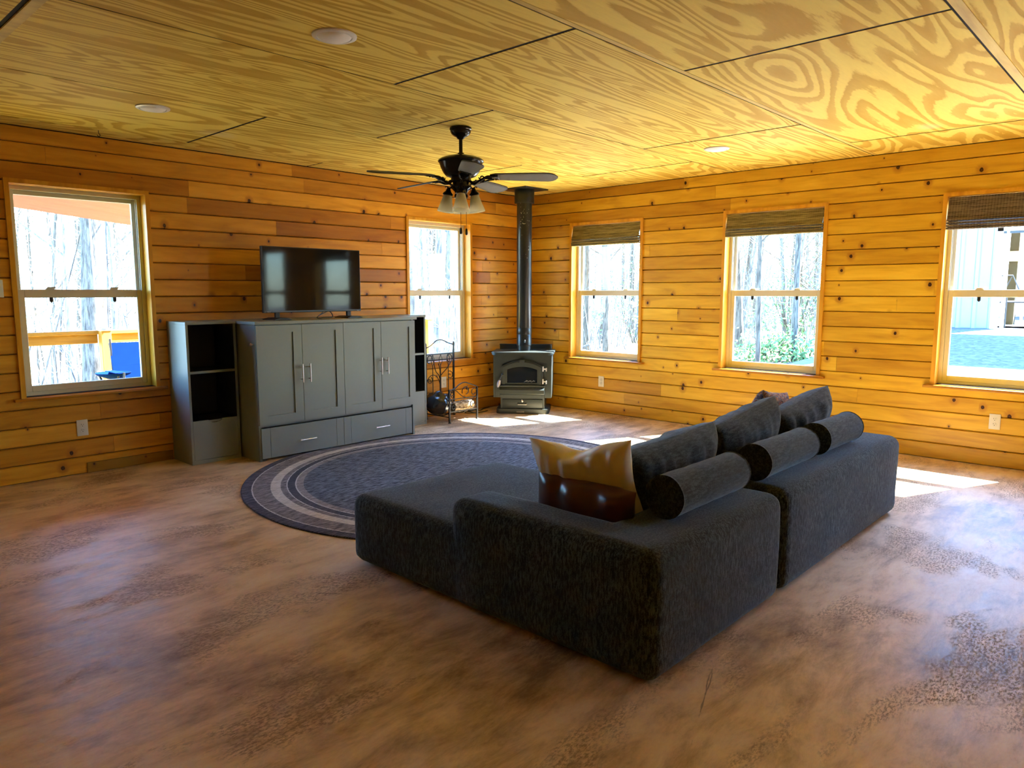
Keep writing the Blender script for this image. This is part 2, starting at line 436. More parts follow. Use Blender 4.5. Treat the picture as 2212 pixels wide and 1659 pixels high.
def plank_wall(name, axis, u0, u1, holes, mat, seed):
    """tongue-and-groove boards with V joints, cut round the window openings"""
    rnd = random.Random(seed); mb = MB(); sgn = 1
    def piece(a, b, z0, z1, cb, ct, s):
        if b - a < 0.004 or z1 - z0 < 0.004: return
        mb.cs = s; D = 0.018
        poly = []      # (depth outward, z)
        c = 0.010
        if cb: poly += [(c, z0 + 0.0018), (0.0, z0 + 0.0085)]
        else: poly += [(0.0, z0)]
        if ct: poly += [(0.0, z1 - 0.0070), (c, z1 - 0.0018)]
        else: poly += [(0.0, z1)]
        poly += [(D, z1 - .0018), (D, z0 + .0018)]
        if axis == 'X': mb.prism([(q, w) for q, w in poly], 0, a, b)
        else: mb.prism([(q, w) for q, w in poly], 1, a, b)
    z = OFF_B - PITCH_B; k = 0
    while z < H:
        z0, z1 = max(z, 0.006), min(z + PITCH_B, H)
        joints = [u0]; x = u0 + rnd.uniform(.4, 3.2)
        while x < u1 - .3:
            joints.append(x); x += rnd.uniform(1.6, 3.9)
        joints.append(u1)
        for j in range(len(joints) - 1):
            s = rnd.random(); a, b = joints[j] + .0006, joints[j + 1] - .0006
            hit = [h for h in holes if h[0] < b and h[1] > a and z1 > ZB and z0 < ZT]
            if not hit: piece(a, b, z0, z1, z >= 0, True, s); continue
            cur = a
            for h0, h1 in sorted(hit):
                piece(cur, min(h0, b), z0, z1, True, True, s)
                if z1 > ZT: piece(max(h0, cur), min(h1, b), max(ZT, z0), z1, False, True, s)
                if z0 < ZB: piece(max(h0, cur), min(h1, b), z0, min(ZB, z1), True, False, s)
                cur = max(cur, h1)
            piece(cur, b, z0, z1, True, True, s)
        z += PITCH_B; k += 1
    # solid wall behind the boards, with the same openings
    mb.cur = 1; mb.cs = 0
    def slab(a, b, z0, z1):
        if axis == 'X': mb.box(a, b, 0.018, 0.17, z0, z1)
        else: mb.box(0.018, 0.17, a, b, z0, z1)
    lo = u0 - (0 if axis == 'X' else 0); cur = lo
    for h0, h1 in sorted(holes):
        slab(cur, h0, 0, H + .1); slab(h0, h1, 0, ZB); slab(h0, h1, ZT, H + .1); cur = h1
    slab(cur, u1, 0, H + .1)
    return tag(obj(name, mb, [mat, M['gap']], seeded=True, fixn=True), kind='structure')

plank_wall('wall_left', 'X', XW, 0.0, WIN_L, M['pineX'], 11)
plank_wall('wall_right', 'Y', YW, 0.0, WIN_R, M['pineY'], 5)
# unseen walls behind the camera
REAR = []            # on the unseen side wall x = XW
mb = MB(); mb.cs = .4
mb.box(XW - .15, .17, YW - .15, YW, 0, H + .1)
tag(obj('wall_back', mb, M['pineX'], seeded=True), kind='structure')
mb = MB(); mb.cs = .4
cur = YW
for h0, h1 in REAR:
    mb.box(XW - .15, XW, cur, h0, 0, H + .1); mb.box(XW - .15, XW, h0, h1, 0, ZB); mb.box(XW - .15, XW, h0, h1, ZT, H + .1); cur = h1
mb.box(XW - .15, XW, cur, .17, 0, H + .1)
tag(obj('wall_side', mb, M['pineY'], seeded=True), kind='structure')

# ceiling of plywood sheets
mb = MB(); rnd = random.Random(3)
rows = [(-0.255, 0.0, [-7.75, -5.31, -2.87, -0.43]), (-1.436, -0.255, [-6.48, -4.04, -1.60]), (-2.625, -1.436, [-5.615, -3.175, -0.735]),
        (-3.862, -2.625, [-6.38, -3.94, -1.50]), (-5.085, -3.862, [-5.53, -3.09, -0.645]), (-6.31, -5.085, [-6.6, -4.2, -1.75]), (YW, -6.31, [-5.5, -3.1, -.6])]
for i, (ya, yb, xs) in enumerate(rows):
    e = [XW] + xs + [0.0]
    for j in range(len(e) - 1):
        mb.cs = rnd.random()
        if i == 4: mb.cs = [0.20, 0.31, 0.285, 0.8][j]
        g = 0.0105; gy = 0.0060
        mb.box(e[j] + (g if j else 0), e[j + 1] - (g if j < len(e) - 2 else 0), ya + gy, yb - gy, H, H + .0022)
mb.cur = 1
mb.box(XW, .02, YW, .02, H + .0024, H + .1)
tag(obj('ceiling', mb, [M['ply'], M['gap']], seeded=True), kind='structure')
mb = MB(); mb.cs = .6
mb.box(XW, -.02, -3.895, -3.8672, H - .0015, H)
mb.prism([(-5.135, H - .004), (-5.092, H - .004), (-5.092, H), (-5.135, H)], 0, XW, -.01)
tag(obj('trim_1', mb, M['batten'], seeded=True), kind='structure')
mb = MB(); mb.cs = .3
mb.box(-5.603, -5.560, -2.62, -1.44, H - .003, H + .001)
tag(obj('trim_2', mb, M['batten'], seeded=True), kind='structure')
# loose board end lying along the foot of the left wall
mb = MB(); mb.cs = .47
mb.box(-4.80, -4.18, -.014, -.001, .004, .078)
tag(obj('baseboard_left', mb, pine_mat('weathered_board', 'X', (.5, .55, .8)), seeded=True), kind='structure')

# ================================================================ WINDOWS
def window(name, W, n_latch=True):
    """local frame: X to the right along the wall seen from inside, Y outward, Z up"""
    h = W / 2; f = .030
    mb = MB(); mb.cs = .62
    mb.box(-h - .016, -h + f - .016, -.014, .012, ZB - .005, ZT + .018)              # face casing
    mb.box(h - f + .016, h + .016, -.014, .012, ZB - .005, ZT + .018)
    mb.box(-h - .016 + f, h + .016 - f, -.014, .012, ZT - .012, ZT + .018)
    mb.box(-h, -h + .014, .012, .085, ZB, ZT)                                          # wooden reveal
    mb.box(h - .014, h, .012, .085, ZB, ZT)
    mb.box(-h + .014, h - .014, .012, .085, ZT - .014, ZT)
    root = tag(obj(name, mb, M['trimwood'], seeded=True), kind='structure')
    sb = MB(); sb.cs = .55
    sb.rbox(-h - .062, h + .062, -.048, .085, ZB - .024, ZB - .004, .005, 2)
    s = obj('window_sill', sb, M['trimwoodX'], root, seeded=True, smooth=40); s['label'] = 'pine sill board with horns at both ends'
    a, b, z0, z1 = -h + .014, h - .014, ZB - .004, ZT - .014
    vf = MB(); r = .028
    for (x0, x1, zz0, zz1) in ((a, a + r, z0, z1), (b - r, b, z0, z1), (a + r, b - r, z1 - r, z1), (a + r, b - r, z0, z0 + r)):
        vf.box(x0, x1, .085, .165, zz0, zz1)
    vf.box(a + r, a + r + .006, .098, .104, z0, z1); vf.box(b - r - .006, b - r, .098, .104, z0, z1)
    obj('window_frame', vf, M['vinyl'], root)
    ZM = 1.311
    def sash(nm, y0, y1, s0, s1, rw, rb, rt):
        mb = MB(); A, B = a + r, b - r
        for (x0, x1, q0, q1) in ((A, A + rw, s0, s1), (B - rw, B, s0, s1), (A + rw, B - rw, s1 - rt, s1), (A + rw, B - rw, s0, s0 + rb)):
            mb.rbox(x0, x1, y0, y1, q0, q1, .003, 1)
        o = obj(nm, mb, M['vinyl'], root)
        g = MB(); g.box(A + rw - .003, B - rw + .003, (y0 + y1) / 2 - .002, (y0 + y1) / 2 + .002, s0 + rb - .003, s1 - rt + .003)
        obj('glass_pane', g, M['glass'], o)
        return o
    su = sash('upper_sash', .128, .155, ZM - .020, z1 - r, .026, .040, .030)
    lo = sash('lower_sash', .092, .120, z0 + r, ZM + .036, .036, .045, .058)
    for sx in (-.21, .21):
        lk = MB(); lk.rbox(sx - .028, sx + .028, .094, .122, ZM + .0355, ZM + .046, .003, 1); lk.tube([(sx - .02, .10, ZM + .048), (sx + .03, .088, ZM + .050)], .005, 6)
        obj('sash_lock', lk, M['vinyl'], lo)
        tb = MB(); tb.rbox(sx - .012, sx + .012, .088, .096, ZM - .052, ZM - .020, .003, 1)
        tb.tube([(sx, .093, ZM - .045), (sx, .091, ZM - .058)], .006, 6)
        obj('tilt_latch', tb, M['black'], lo)
    return root
NW = 0
for (u0, u1) in WIN_L:
    NW += 1; w = window('window_%d' % NW, u1 - u0); w.location = ((u0 + u1) / 2, 0, 0)
for (u0, u1) in WIN_R:
    NW += 1; w = window('window_%d' % NW, u1 - u0); w.location = (0, (u0 + u1) / 2, 0); w.rotation_euler = (0, 0, -PI / 2)

for (u0, u1) in REAR:
    NW += 1; w = window('window_%d' % NW, u1 - u0); w.location = (XW, (u0 + u1) / 2, 0); w.rotation_euler = (0, 0, PI / 2)

# ---- woven wood shades in the right-hand windows
M['shadeA'] = woven_mat('woven_reed_olive', (0.14, 0.105, 0.030), (0.42, 0.335, 0.12), 0.35)
M['shadeC'] = woven_mat('woven_reed_brown', (0.055, 0.034, 0.018), (0.24, 0.17, 0.11), 0.8)
def shade(W, mat, zb, label, pos):
    root = empty('roman_shade', pos, -PI / 2)
    tag(root, label, 'window shade', 'woven reed shades pulled up in the right wall windows')
    h = W / 2 - .022
    hr = MB(); hr.rbox(-h, h, .004, .040, 2.016, 2.052, .003, 1)
    obj('headrail', hr, mat, root)
    v = MB()
    v.add([(-h, .004, 2.05), (h, .004, 2.05), (h, -.030, zb + .075), (-h, -.030, zb + .075), (-h, .012, 2.05), (h, .012, 2.05), (h, -.022, zb + .075), (-h, -.022, zb + .075)],
          [(0, 1, 2, 3), (7, 6, 5, 4), (0, 4, 5, 1), (3, 2, 6, 7), (0, 3, 7, 4), (1, 5, 6, 2)])
    obj('valance', v, mat, root)
    fo = MB()
    for k, (dz, y0, y1) in enumerate(((.070, -.034, .030), (.048, -.038, .032), (.026, -.040, .034), (.006, -.036, .034))):
        fo.rbox(-h - .002, h + .002, y0, y1, zb + dz, zb + dz + .017, .006, 2)
    o = obj('folded_stack', fo, mat, root, smooth=50)
    if mat != M['shadeC']: pass
    br = MB(); br.rbox(h + .001, h + .012, -.012, .012, 1.93, 1.972, .004, 2)
    o = obj('cord_cleat', br, M['whiteplastic'], root); o['label'] = 'small white plastic cleat'
    cs = MB(); cs.box(h - .004, h + .004, .000, .040, zb + .03, 2.04)
    obj('side_cord', cs, M['black'], root)
    return root
shade(.923, M['shadeA'], 1.828, 'olive woven reed roman shade in the right wall window nearest the stove', (0, -1.1935, 0))
shade(.934, M['shadeA'], 1.836, 'olive woven reed roman shade in the middle window of the right wall', (0, -3.044, 0))
shade(.928, M['shadeC'], 1.800, 'dark brown woven reed roman shade at the right edge of the photo', (0, -4.876, 0))

# ================================================================ WALL PLATES
def plate(pos, rz, label, duplex=True):
    mb = MB(); mb.rbox(-.037, .037, -.006, 0, -.059, .059, .002, 2)
    root = empty('wall_outlet' if duplex else 'light_switch', pos, rz)
    tag(root, label, 'outlet' if duplex else 'switch', 'ivory electrical plates on the pine walls' if duplex else None)
    obj('cover_plate', mb, M['ivory'], root, smooth=40)
    if duplex:
        for dz in (.020, -.020):
            f = MB(); f.M = Matrix.Translation((0, -.006, dz)) @ Matrix.Rotation(PI / 2, 4, 'X'); f.lathe([(.0165, 0), (.0160, .0022)], 18)
            s = obj('socket', f, M['ivory'], root)
            sl_ = MB(); sl_.box(-.0075, -.0050, -.0088, -.0080, dz, dz + .009); sl_.box(.0048, .0070, -.0088, -.0080, dz + .001, dz + .008)
            sl_.M = Matrix.Translation((0, -.0080, dz - .007)) @ Matrix.Rotation(PI / 2, 4, 'X'); sl_.lathe([(.0028, 0), (.0028, .0008)], 8)
            obj('slot', sl_, M['black'], s)
        sc = MB(); sc.M = Matrix.Translation((0, -.006, 0)) @ Matrix.Rotation(PI / 2, 4, 'X'); sc.lathe([(.003, 0), (.0028, .001)], 8)
        obj('screw', sc, M['steel'], root)
    else:
        t_ = MB(); t_.rbox(-.005, .005, -.018, -.004, -.010, .012, .002, 1)
        obj('toggle', t_, M['ivory'], root)
    return root
plate((-4.812, -.0005, .343), 0, 'duplex outlet under the large window at the left')
plate((-1.281, -.0005, .358), 0, 'duplex outlet behind the wrought iron firewood holder')
plate((-.0005, -1.171, .349), -PI / 2, 'duplex outlet beside the wood stove below the first shaded window')
plate((-.0005, -3.121, .352), -PI / 2, 'outlet plate mostly hidden behind the patterned sofa pillow')
plate((-.0005, -4.851, .349), -PI / 2, 'duplex outlet below the window at the right edge')
plate((-5.262, -.0005, 1.352), 0, 'ivory light switch plate at the left edge beside the large window', False)

# ================================================================ CEILING LIGHTS AND HOOK
def downlight(x, y, label):
    root = empty('recessed_light', (x, y, H)); tag(root, label, 'ceiling light', 'recessed downlights in the plywood ceiling')
    mb = MB(); mb.lathe([(.097, 0), (.096, -.006), (.088, -.010), (.076, -.010), (.074, -.004)], 40, capb=False, capt=False)
    obj('trim_ring', mb, M['whiteplastic'], root, smooth=50)
    d = MB(); d.lathe([(.0755, -.003), (.070, -.010), (.055, -.017), (.034, -.021), (.012, -.023), (.001, -.0231)], 40, capb=False)
    obj('lens', d, plain('frosted_lens', (.92, .91, .88), .5, var=.02), root, smooth=60)
    return root
downlight(-4.590, -3.040, 'white recessed ceiling light nearest the camera')
downlight(-4.632, -1.158, 'white recessed ceiling light above the large window at the left')
downlight(-1.125, -3.055, 'white recessed ceiling light at the right, above the middle shaded window')
mb = MB()
mb.tube([(0, 0, 0), (0, 0, -.022)] + [(.009 * math.sin(a), 0, -.022 - .009 + .009 * math.cos(a)) for a in [PI * k / 8 for k in range(1, 13)]], .0022, 6)
tag(obj('cup_hook', mb, M['wire'], loc=(-4.64, -.23, H)), 'small black cup hook in the ceiling near the large left window', 'hook')

# ================================================================ RUG
mb = MB(); RR = 1.520
mb.lathe([(RR - .004, .0), (RR, .003), (RR, .006), (RR - .006, .009), (RR * .6, .009), (.001, .009)], 128, capb=True, capt=True)
tag(obj('round_rug', mb, M['rug'], loc=(-2.930, -2.030, .001)), 'large round dark blue-grey rug with cream and charcoal ring stripes', 'rug')

# ================================================================ CABINET BED AND SIDE TOWERS
def pull(parent, x, y, z, L, vertical=True, name='handle'):
    mb = MB(); q = .030
    ax = (0, 0, 1) if vertical else (1, 0, 0); A = Vector(ax) * (L / 2); B = Vector(ax) * (L * .32)
    c = Vector((x, y - q, z)); mb.tube([c - A, c + A], .0058, 10)
    for s in (-1, 1): mb.tube([c + B * s, c + B * s + Vector((0, q, 0))], .0042, 8)
    o = obj(name, mb, M['steel'], parent, smooth=40); o['label'] = 'brushed steel bar handle'
    return o
CB = empty('murphy_cabinet', (-2.975, -.32, 0))
tag(CB, 'wide grey cabinet chest with four shaker doors and two drawers under the television', 'cabinet')
ox, oy = 2.975, .32
def cb(name, mb, mat, **k):
    mb.v = [(x + ox, y + oy, z) for x, y, z in mb.v]; return obj(name, mb, mat, CB, **k)
F = -.615
mb = MB(); mb.box(-3.757, -3.738, F, -.004, 0, 1.078); mb.box(-2.214, -2.195, F, -.004, 0, 1.078); mb.box(-3.738, -2.214, -.022, -.004, .03, 1.078)
mb.box(-3.738, -2.214, F + .02, -.022, 1.06, 1.078); mb.box(-3.738, -2.214, F + .02, F + .04, .268, .290); mb.box(-3.738, -2.214, F + .06, -.022, .04, .058)
cb('body', mb, M['cab'])
mb = MB(); mb.rbox(-3.772, -2.178, -.652, -.002, 1.078, 1.103, .002, 1)
cb('top_panel', mb, M['cab'])
doors = [(-3.757, -3.367, 'R'), (-3.363, -2.972, 'L'), (-2.968, -2.582, 'R'), (-2.578, -2.195, 'L')]
for i, (a, b, hs) in enumerate(doors):
    mb = MB(); z0, z1 = .290, 1.070; sw = .066; y0, y1 = -.638, -.618
    bb = .070 if i == 0 else .074
    L_, R_ = (.068, .078) if i == 0 else ((.040, .064) if i == 3 else (.04, .074))
    if i == 0: sls = (.068, .076)
    elif i == 3: sls = (.062, .066)
    else: sls = (.066, .074)
    mb.box(a, a + sls[0], y0, y1, z0, z1); mb.box(b - sls[1], b, y0, y1, z0, z1)
    mb.box(a + sls[0], b - sls[1], y0, y1, z1 - .056, z1); mb.box(a + sls[0], b - sls[1], y0, y1, z0, z0 + bb)
    mb.box(a + sls[0], b - sls[1], y0 + .011, y1, z0 + bb, z1 - .056)
    d = cb('door', mb, M['cab'])
    hx = {0: -3.383, 1: -3.313, 2: -2.596, 3: -2.526}[i]
    pull(d, hx + ox, y0 + oy, .678, .150)
for (a, b, v1, v2, hx) in ((-3.742, -2.985, -3.668, -3.056, -3.346), (-2.981, -2.238, -2.909, -2.308, -2.592)):
    mb = MB(); z0, z1 = .022, .262
    mb.box(a, v1 - .0012, -.628, -.610, z0, z1); mb.box(v1 + .0012, v2 - .0012, -.628, -.610, z0, z1); mb.box(v2 + .0012, b, -.628, -.610, z0, z1); mb.box(a, b, -.612, -.605, z0, z1)
    d = cb('drawer_front', mb, M['cab'])
    pull(d, hx + ox, -.628 + oy, .131, .150, False)
mb = MB(); mb.M = Matrix.Translation((-3.757, -.585, .925)) @ Matrix.Rotation(-PI / 2, 4, 'Y'); mb.lathe([(.006, 0), (.005, .012), (.011, .016), (.012, .022), (.008, .027)], 14)
o = cb('knob', mb, M['steel'], smooth=50); o['label'] = 'small steel knob on the left side panel'

def tower(x0, x1, fy, label, cut=True):
    root = empty('bookcase_tower', ((x0 + x1) / 2, fy / 2, 0)); tag(root, label, 'bookcase')
    sx, sy = -(x0 + x1) / 2, -fy / 2
    def P(name, mb, mat):
        mb.v = [(x + sx, y + sy, z) for x, y, z in mb.v]; return obj(name, mb, mat, root)
    t = .018
    mb = MB(); mb.box(x0, x0 + t, fy, -.003, 0, 1.082); mb.box(x1 - t, x1, fy, -.003, 0, 1.082); mb.box(x0 + t, x1 - t, fy + .012, -.006, 0, .034); mb.box(x0 + t, x1 - t, fy + .003, fy + .02, .0, .030)
    P('side_panels', mb, M['cab'])
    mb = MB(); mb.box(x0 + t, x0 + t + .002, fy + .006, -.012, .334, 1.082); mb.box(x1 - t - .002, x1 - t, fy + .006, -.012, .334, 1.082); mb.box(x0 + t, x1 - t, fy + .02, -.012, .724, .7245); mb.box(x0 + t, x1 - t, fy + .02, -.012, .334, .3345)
    P('shade_lining', mb, M['cabshade'])  # thin sheets added to carry the painted shade on sides and shelves
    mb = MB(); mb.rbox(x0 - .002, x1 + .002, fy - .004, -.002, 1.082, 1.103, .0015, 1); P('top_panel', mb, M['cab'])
    mb = MB(); mb.box(x0 + t, x1 - t, -.012, -.003, .02, 1.082); P('back_panel', mb, M['cabshade'])
    mb = MB(); mb.box(x0 + t, x1 - t, fy + .006, -.012, .706, .724); P('shelf', mb, M['cab'])
    mb = MB(); mb.box(x0 + t, x1 - t, fy + .018, -.012, .318, .334); P('shelf', mb, M['cab'])
    a, b = x0 + t + .002, x1 - t - .002; c = (a + b) / 2
    top = [(b, .340)] + [(c + .055, .340)] + [(c + .055 * math.cos(q), .340 - .026 * math.sin(q)) for q in [PI * k / 10 for k in range(1, 10)]] + [(c - .055, .340)] + [(a, .340)]
    mb = MB(); mb.prism([(a, .036), (b, .036)] + top, 1, fy + .001, fy + .017)
    P('drawer_front', mb, M['cab'])
    return root
tower(-4.170, -3.776, -.345, 'grey open tower shelf left of the wide cabinet with a scooped drawer')
tower(-2.176, -1.766, -.285, 'grey open tower shelf right of the wide cabinet beside the iron rack')

# ================================================================ TELEVISION
TV = empty('television', (-3.100, -.42, 1.103)); tag(TV, 'black flat screen television standing on the grey cabinet', 'television')
def flog(name, text, x, y, z, size, parent, mat, rx=PI / 2, rz=0):
    cu = bpy.data.curves.new(name, 'FONT'); cu.body = text; cu.size = size; cu.extrude = .0003; cu.align_x = 'CENTER'
    tmp = bpy.data.objects.new(name + '_tmp', cu); COL.objects.link(tmp)
    dg = bpy.context.evaluated_depsgraph_get(); me = bpy.data.meshes.new_from_object(tmp.evaluated_get(dg)); bpy.data.objects.remove(tmp)
    me.materials.clear(); me.materials.append(mat)
    return obj(name, me, mat, parent, loc=(x, y, z), rot=(rx, 0, rz))
mb = MB(); mb.rbox(-.468, .468, -.004, .030, .058, .592, .004, 2); mb.rbox(-.30, .30, .028, .062, .09, .38, .01, 2)
bz = obj('housing', mb, M['bezel'], TV)
mb = MB(); mb.box(-.461, .461, -.0055, -.0040, .074, .586); obj('screen', mb, M['screen'], TV)
o = flog('brand_lettering', 'Hisense', -.425, -.0046, .0625, .0095, TV, M['whiteplastic'])
o = flog('brand_lettering', 'Roku TV', .438, -.0046, .0625, .0065, TV, M['whiteplastic'])
for sx in (-.345, .345):
    mb = MB(); mb.rbox(sx - .020, sx + .020, .004, .026, .006, .064, .003, 1)
    mb.prism([(sx - .075, .0), (sx + .075, .0), (sx + .075, .006), (sx + .028, .018), (sx - .028, .018), (sx - .075, .006)], 1, -.088, .115)
    obj('stand_foot', mb, M['black'], TV)
mb = MB(); mb.tube(spline([(.06, .04, .10), (.03, .035, .05), (-.03, .03, .008), (.02, .0, .006), (.11, .02, .006), (.125, .03, .03), (.10, .05, .06), (.02, .06, .03)], 6), .0035, 6)
tag(obj('power_cord', mb, M['black'], loc=(-3.035, -.42, 1.103)), 'black cable looped below the television on the grey cabinet', 'cable')

# ================================================================ SOFA
def soft_block(mb, poly, z0, z1, r=.055, seg=5, puff=.012):
    bm = bmesh.new()
    vs0 = [bm.verts.new((x, y, z0)) for x, y in poly]; vs1 = [bm.verts.new((x, y, z1)) for x, y in poly]
    n = len(poly)
    bm.faces.new(list(reversed(vs0))); bm.faces.new(vs1)
    for i in range(n): bm.faces.new((vs0[i], vs0[(i + 1) % n], vs1[(i + 1) % n], vs1[i]))
    bmesh.ops.recalc_face_normals(bm, faces=bm.faces[:])
    bmesh.ops.bevel(bm, geom=bm.edges[:], offset=r, segments=seg, profile=.5, affect='EDGES')
    bmesh.ops.triangulate(bm, faces=[f for f in bm.faces if len(f.verts) > 4])
    for _ in range(3):
        es = [e for e in bm.edges if e.calc_length() > .11]
        if not es: break
        bmesh.ops.subdivide_edges(bm, edges=es, cuts=1, use_grid_fill=True)
        bmesh.ops.triangulate(bm, faces=[f for f in bm.faces if len(f.verts) > 4])
    bm.normal_update()
    for v in bm.verts:
        p = v.co
        q = noise.noise(p * 3.1) * .006 + noise.noise(Vector((p.x * 9, p.y * 9, p.z * 5))) * .0025
        if p.z > z0 + .03: v.co += v.normal * q
        v.co.z = max(v.co.z, z0)
    mb.bm(bm); bm.free()
def sofa_module(loc, label, seat, back):
    root = empty('sofa_section', loc); tag(root, label, 'sofa')
    def rel(poly): return [(x - loc[0], y - loc[1]) for x, y in poly]
    mb = MB(); soft_block(mb, rel(seat), .0115, .350, .055); obj('seat', mb, M['sofa'], root, smooth=180)
    mb = MB(); soft_block(mb, rel(back), .004, .474, .060); obj('backrest', mb, M['sofa'], root, smooth=180)
    return root
x0, x1, ya, yb, ym = -4.512, -3.478, -4.668, -2.945, -3.652
sofa_module((-3.99, -3.9, 0), 'near charcoal sofa section with a long chaise and low corner backrest',
            [(x0 + .002, ym - .25), (x0 + .002, yb), (x1, yb), (x1, -4.30), (-4.2, -4.30), (-4.2, ym - .25)],
            [(x0, ya), (x1, ya), (x1, -4.318), (-4.262, -4.318), (-4.262, ym), (x0, ym)])
x2, x3 = -3.448, -1.765
sofa_module((-2.6, -4.1, 0), 'far charcoal sofa section with a wide low backrest towards the right wall',
            [(x2, -4.30), (x3 - .20, -4.30), (x3 - .20, -3.56), (x2, -3.56)],
            [(x2, ya), (x3, ya), (x3, -3.555), (x3 - .235, -3.555), (x3 - .235, -4.318), (x2, -4.318)])
def bolster(L):
    mb = MB(); r = .083; mb.M = Matrix.Rotation(PI / 2, 4, 'Y')
    prof = [(.001, -L / 2 - .006), (r * .55, -L / 2 - .005), (r - .012, -L / 2 - .002), (r - .003, -L / 2), (r + .002, -L / 2 + .003), (r - .001, -L / 2 + .008)]
    n = 14; prof += [(r, -L / 2 + .02 + (L - .04) * k / n) for k in range(n + 1)]
    prof += [(a, -b) for a, b in reversed(prof[:6])]
    mb.lathe(prof, 40, capb=True, capt=True)
    mb.v = [tuple(Vector(v) + Vector((0, 0, noise.noise(Vector(v) * 14) * .003))) for v in mb.v]
    return mb
for (xa, xb, lab) in ((-4.165, -3.600, 'bolster nearest the camera, on the near sofa section'), (-3.395, -2.815, 'middle of the three bolsters lying along the sofa back'), (-2.665, -2.150, 'bolster farthest from the camera, near the right end of the sofa back')):
    tag(obj('bolster_pillow', bolster(xb - xa), M['sofa2'], smooth=60, loc=((xa + xb) / 2, -4.484, .562)), 'round charcoal ' + lab, 'bolster', 'bolsters on the sofa back')

def pillow(w, h, t, seed, pinch=.06, wr=.010, wfreq=(16, 3), N=34, corner=1.0, notch=0.0, droop=0.0):
    """cushion in the XZ plane, thickness along Y, base at z = 0"""
    mb = MB(); rnd = random.Random(seed); ofs = Vector((rnd.uniform(0, 50), rnd.uniform(0, 50), rnd.uniform(0, 50)))
    for side in (-1, 1):
        vs_ = []; fs = []
        for j in range(N + 1):
            for i in range(N + 1):
                u = -1 + 2 * i / N; v = -1 + 2 * j / N
                u = math.copysign(abs(u) ** .85, u); v = math.copysign(abs(v) ** .85, v)
                x = w / 2 * u * (1 - pinch * (1 - v * v) ** 1.0 * abs(u) ** 2)
                z = h / 2 * v * (1 - pinch * (1 - u * u) ** 1.0 * abs(v) ** 2)
                if notch and v > 0: z -= notch * v ** 3 * math.exp(-((u + .12) / .38) ** 2)
                th = t / 2 * (max(0, 1 - u ** 4) ** .55) * (max(0, 1 - v ** 4) ** .55)
                e = (1 - abs(v) ** 6) * (1 - abs(u) ** 8)
                q = noise.noise(ofs + Vector((x * wfreq[0], side * .7, z * wfreq[1])))
                q2 = noise.noise(ofs + Vector((x * 6 + z * 5, side, z * 6)))
                amp = wr * (0.35 + .9 * max(0, v) + .4 * max(0, -v)) * e
                y = side * (th + 0.0015) + side * (q * amp * 1.8 + q2 * amp * .8)
                z -= droop * (u * u) * max(0, v)
                vs_.append((x, y, z + h / 2))
        for j in range(N):
            for i in range(N):
                a = j * (N + 1) + i; f = (a, a + 1, a + N + 2, a + N + 1)
                fs.append(f if side < 0 else f[::-1])
        mb.add(vs_, fs)
    bm = bmesh.new(); me = bpy.data.meshes.new('t'); me.from_pydata(mb.v, [], mb.f); bm.from_mesh(me)
    bmesh.ops.bridge_loops(bm, edges=[e for e in bm.edges if e.is_boundary])
    out = MB(); out.bm(bm); bm.free(); bpy.data.meshes.remove(me)
    return out
for (xc, w, h, y, tilt, roll, seed, lab) in (
        (-3.775, .79, .370, -4.235, 12, -2, 4, 'soft charcoal back cushion behind the nearest bolster'),
        (-3.030, .70, .400, -4.230, 12, -6, 8, 'soft charcoal back cushion between the other two along the sofa back'),
        (-2.285, .76, .380, -4.225, 13, -6, 15, 'soft charcoal back cushion nearest the right end of the sofa with a raised corner')):
    tag(obj('back_cushion', pillow(w, h, .215, seed, .045, .013), M['sofa2'], smooth=180, loc=(xc, y + .03, .353), rot=(R(tilt), R(roll), 0)), lab, 'cushion', 'charcoal back cushions')
M['cream'] = plain('cream_satin', (.66, .58, .42), .45, var=.05, sc=6, Sheen_Weight=.3)
M['leather'] = plain('brown_leather', (.070, .018, .008), .36, var=.25, sc=9)
tp = NT('paisley_fabric'); pp = tp.oc()
v1 = tp.vor(tp.map(pp, (1, 1, 1)), 22, 'SMOOTH_F1')['Distance']; n2 = tp.noise(pp, 30, 3, .6, 2.0)
cc_ = tp.ramp(tp.math('FRACT', tp.math('MULTIPLY', tp.math('ADD', v1, tp.math('MULTIPLY', n2, .5)), 4.0)), [(.0, (.06, .05, .09)), (.35, (.38, .14, .09)), (.6, (.55, .42, .33)), (.8, (.12, .15, .25))])
M['paisley'] = tp.fin(cc_, .9)
tag(obj('throw_pillow', pillow(.50, .40, .15, 21, .13, .013, (20, 4), notch=.045), M['cream'], smooth=180, loc=(-4.095, -4.128, .352), rot=(R(14), R(-6), R(-86))), 'cream satin throw pillow standing on the chaise behind the brown leather one', 'pillow')
tag(obj('throw_pillow', pillow(.50, .235, .14, 33, .05, .022, (11, 3)), M['leather'], smooth=180, loc=(-4.205, -4.145, .352), rot=(R(3), R(2), R(-92))), 'low brown leather lumbar pillow tucked against the sofa arm', 'pillow')
tag(obj('throw_pillow', pillow(.42, .40, .15, 5, .07, .008), M['paisley'], smooth=180, loc=(-2.33, -3.99, .36), rot=(R(16), R(8), R(4))), 'multicoloured paisley throw pillow in front of the far back cushion', 'pillow')
# ================================================================ WOOD STOVE
AZ = math.atan2(-.80, .60)      # local +X runs to the viewer's right along the stove front, local +Y to the rear
ST = empty('wood_stove', (-.657 + .8 * .23, -.586 + .6 * .23, 0), 0)
ST.rotation_euler = (0, 0, math.atan2(-.8, .6))
tag(ST, 'black cast iron wood stove with arched glass door in the room corner', 'stove')
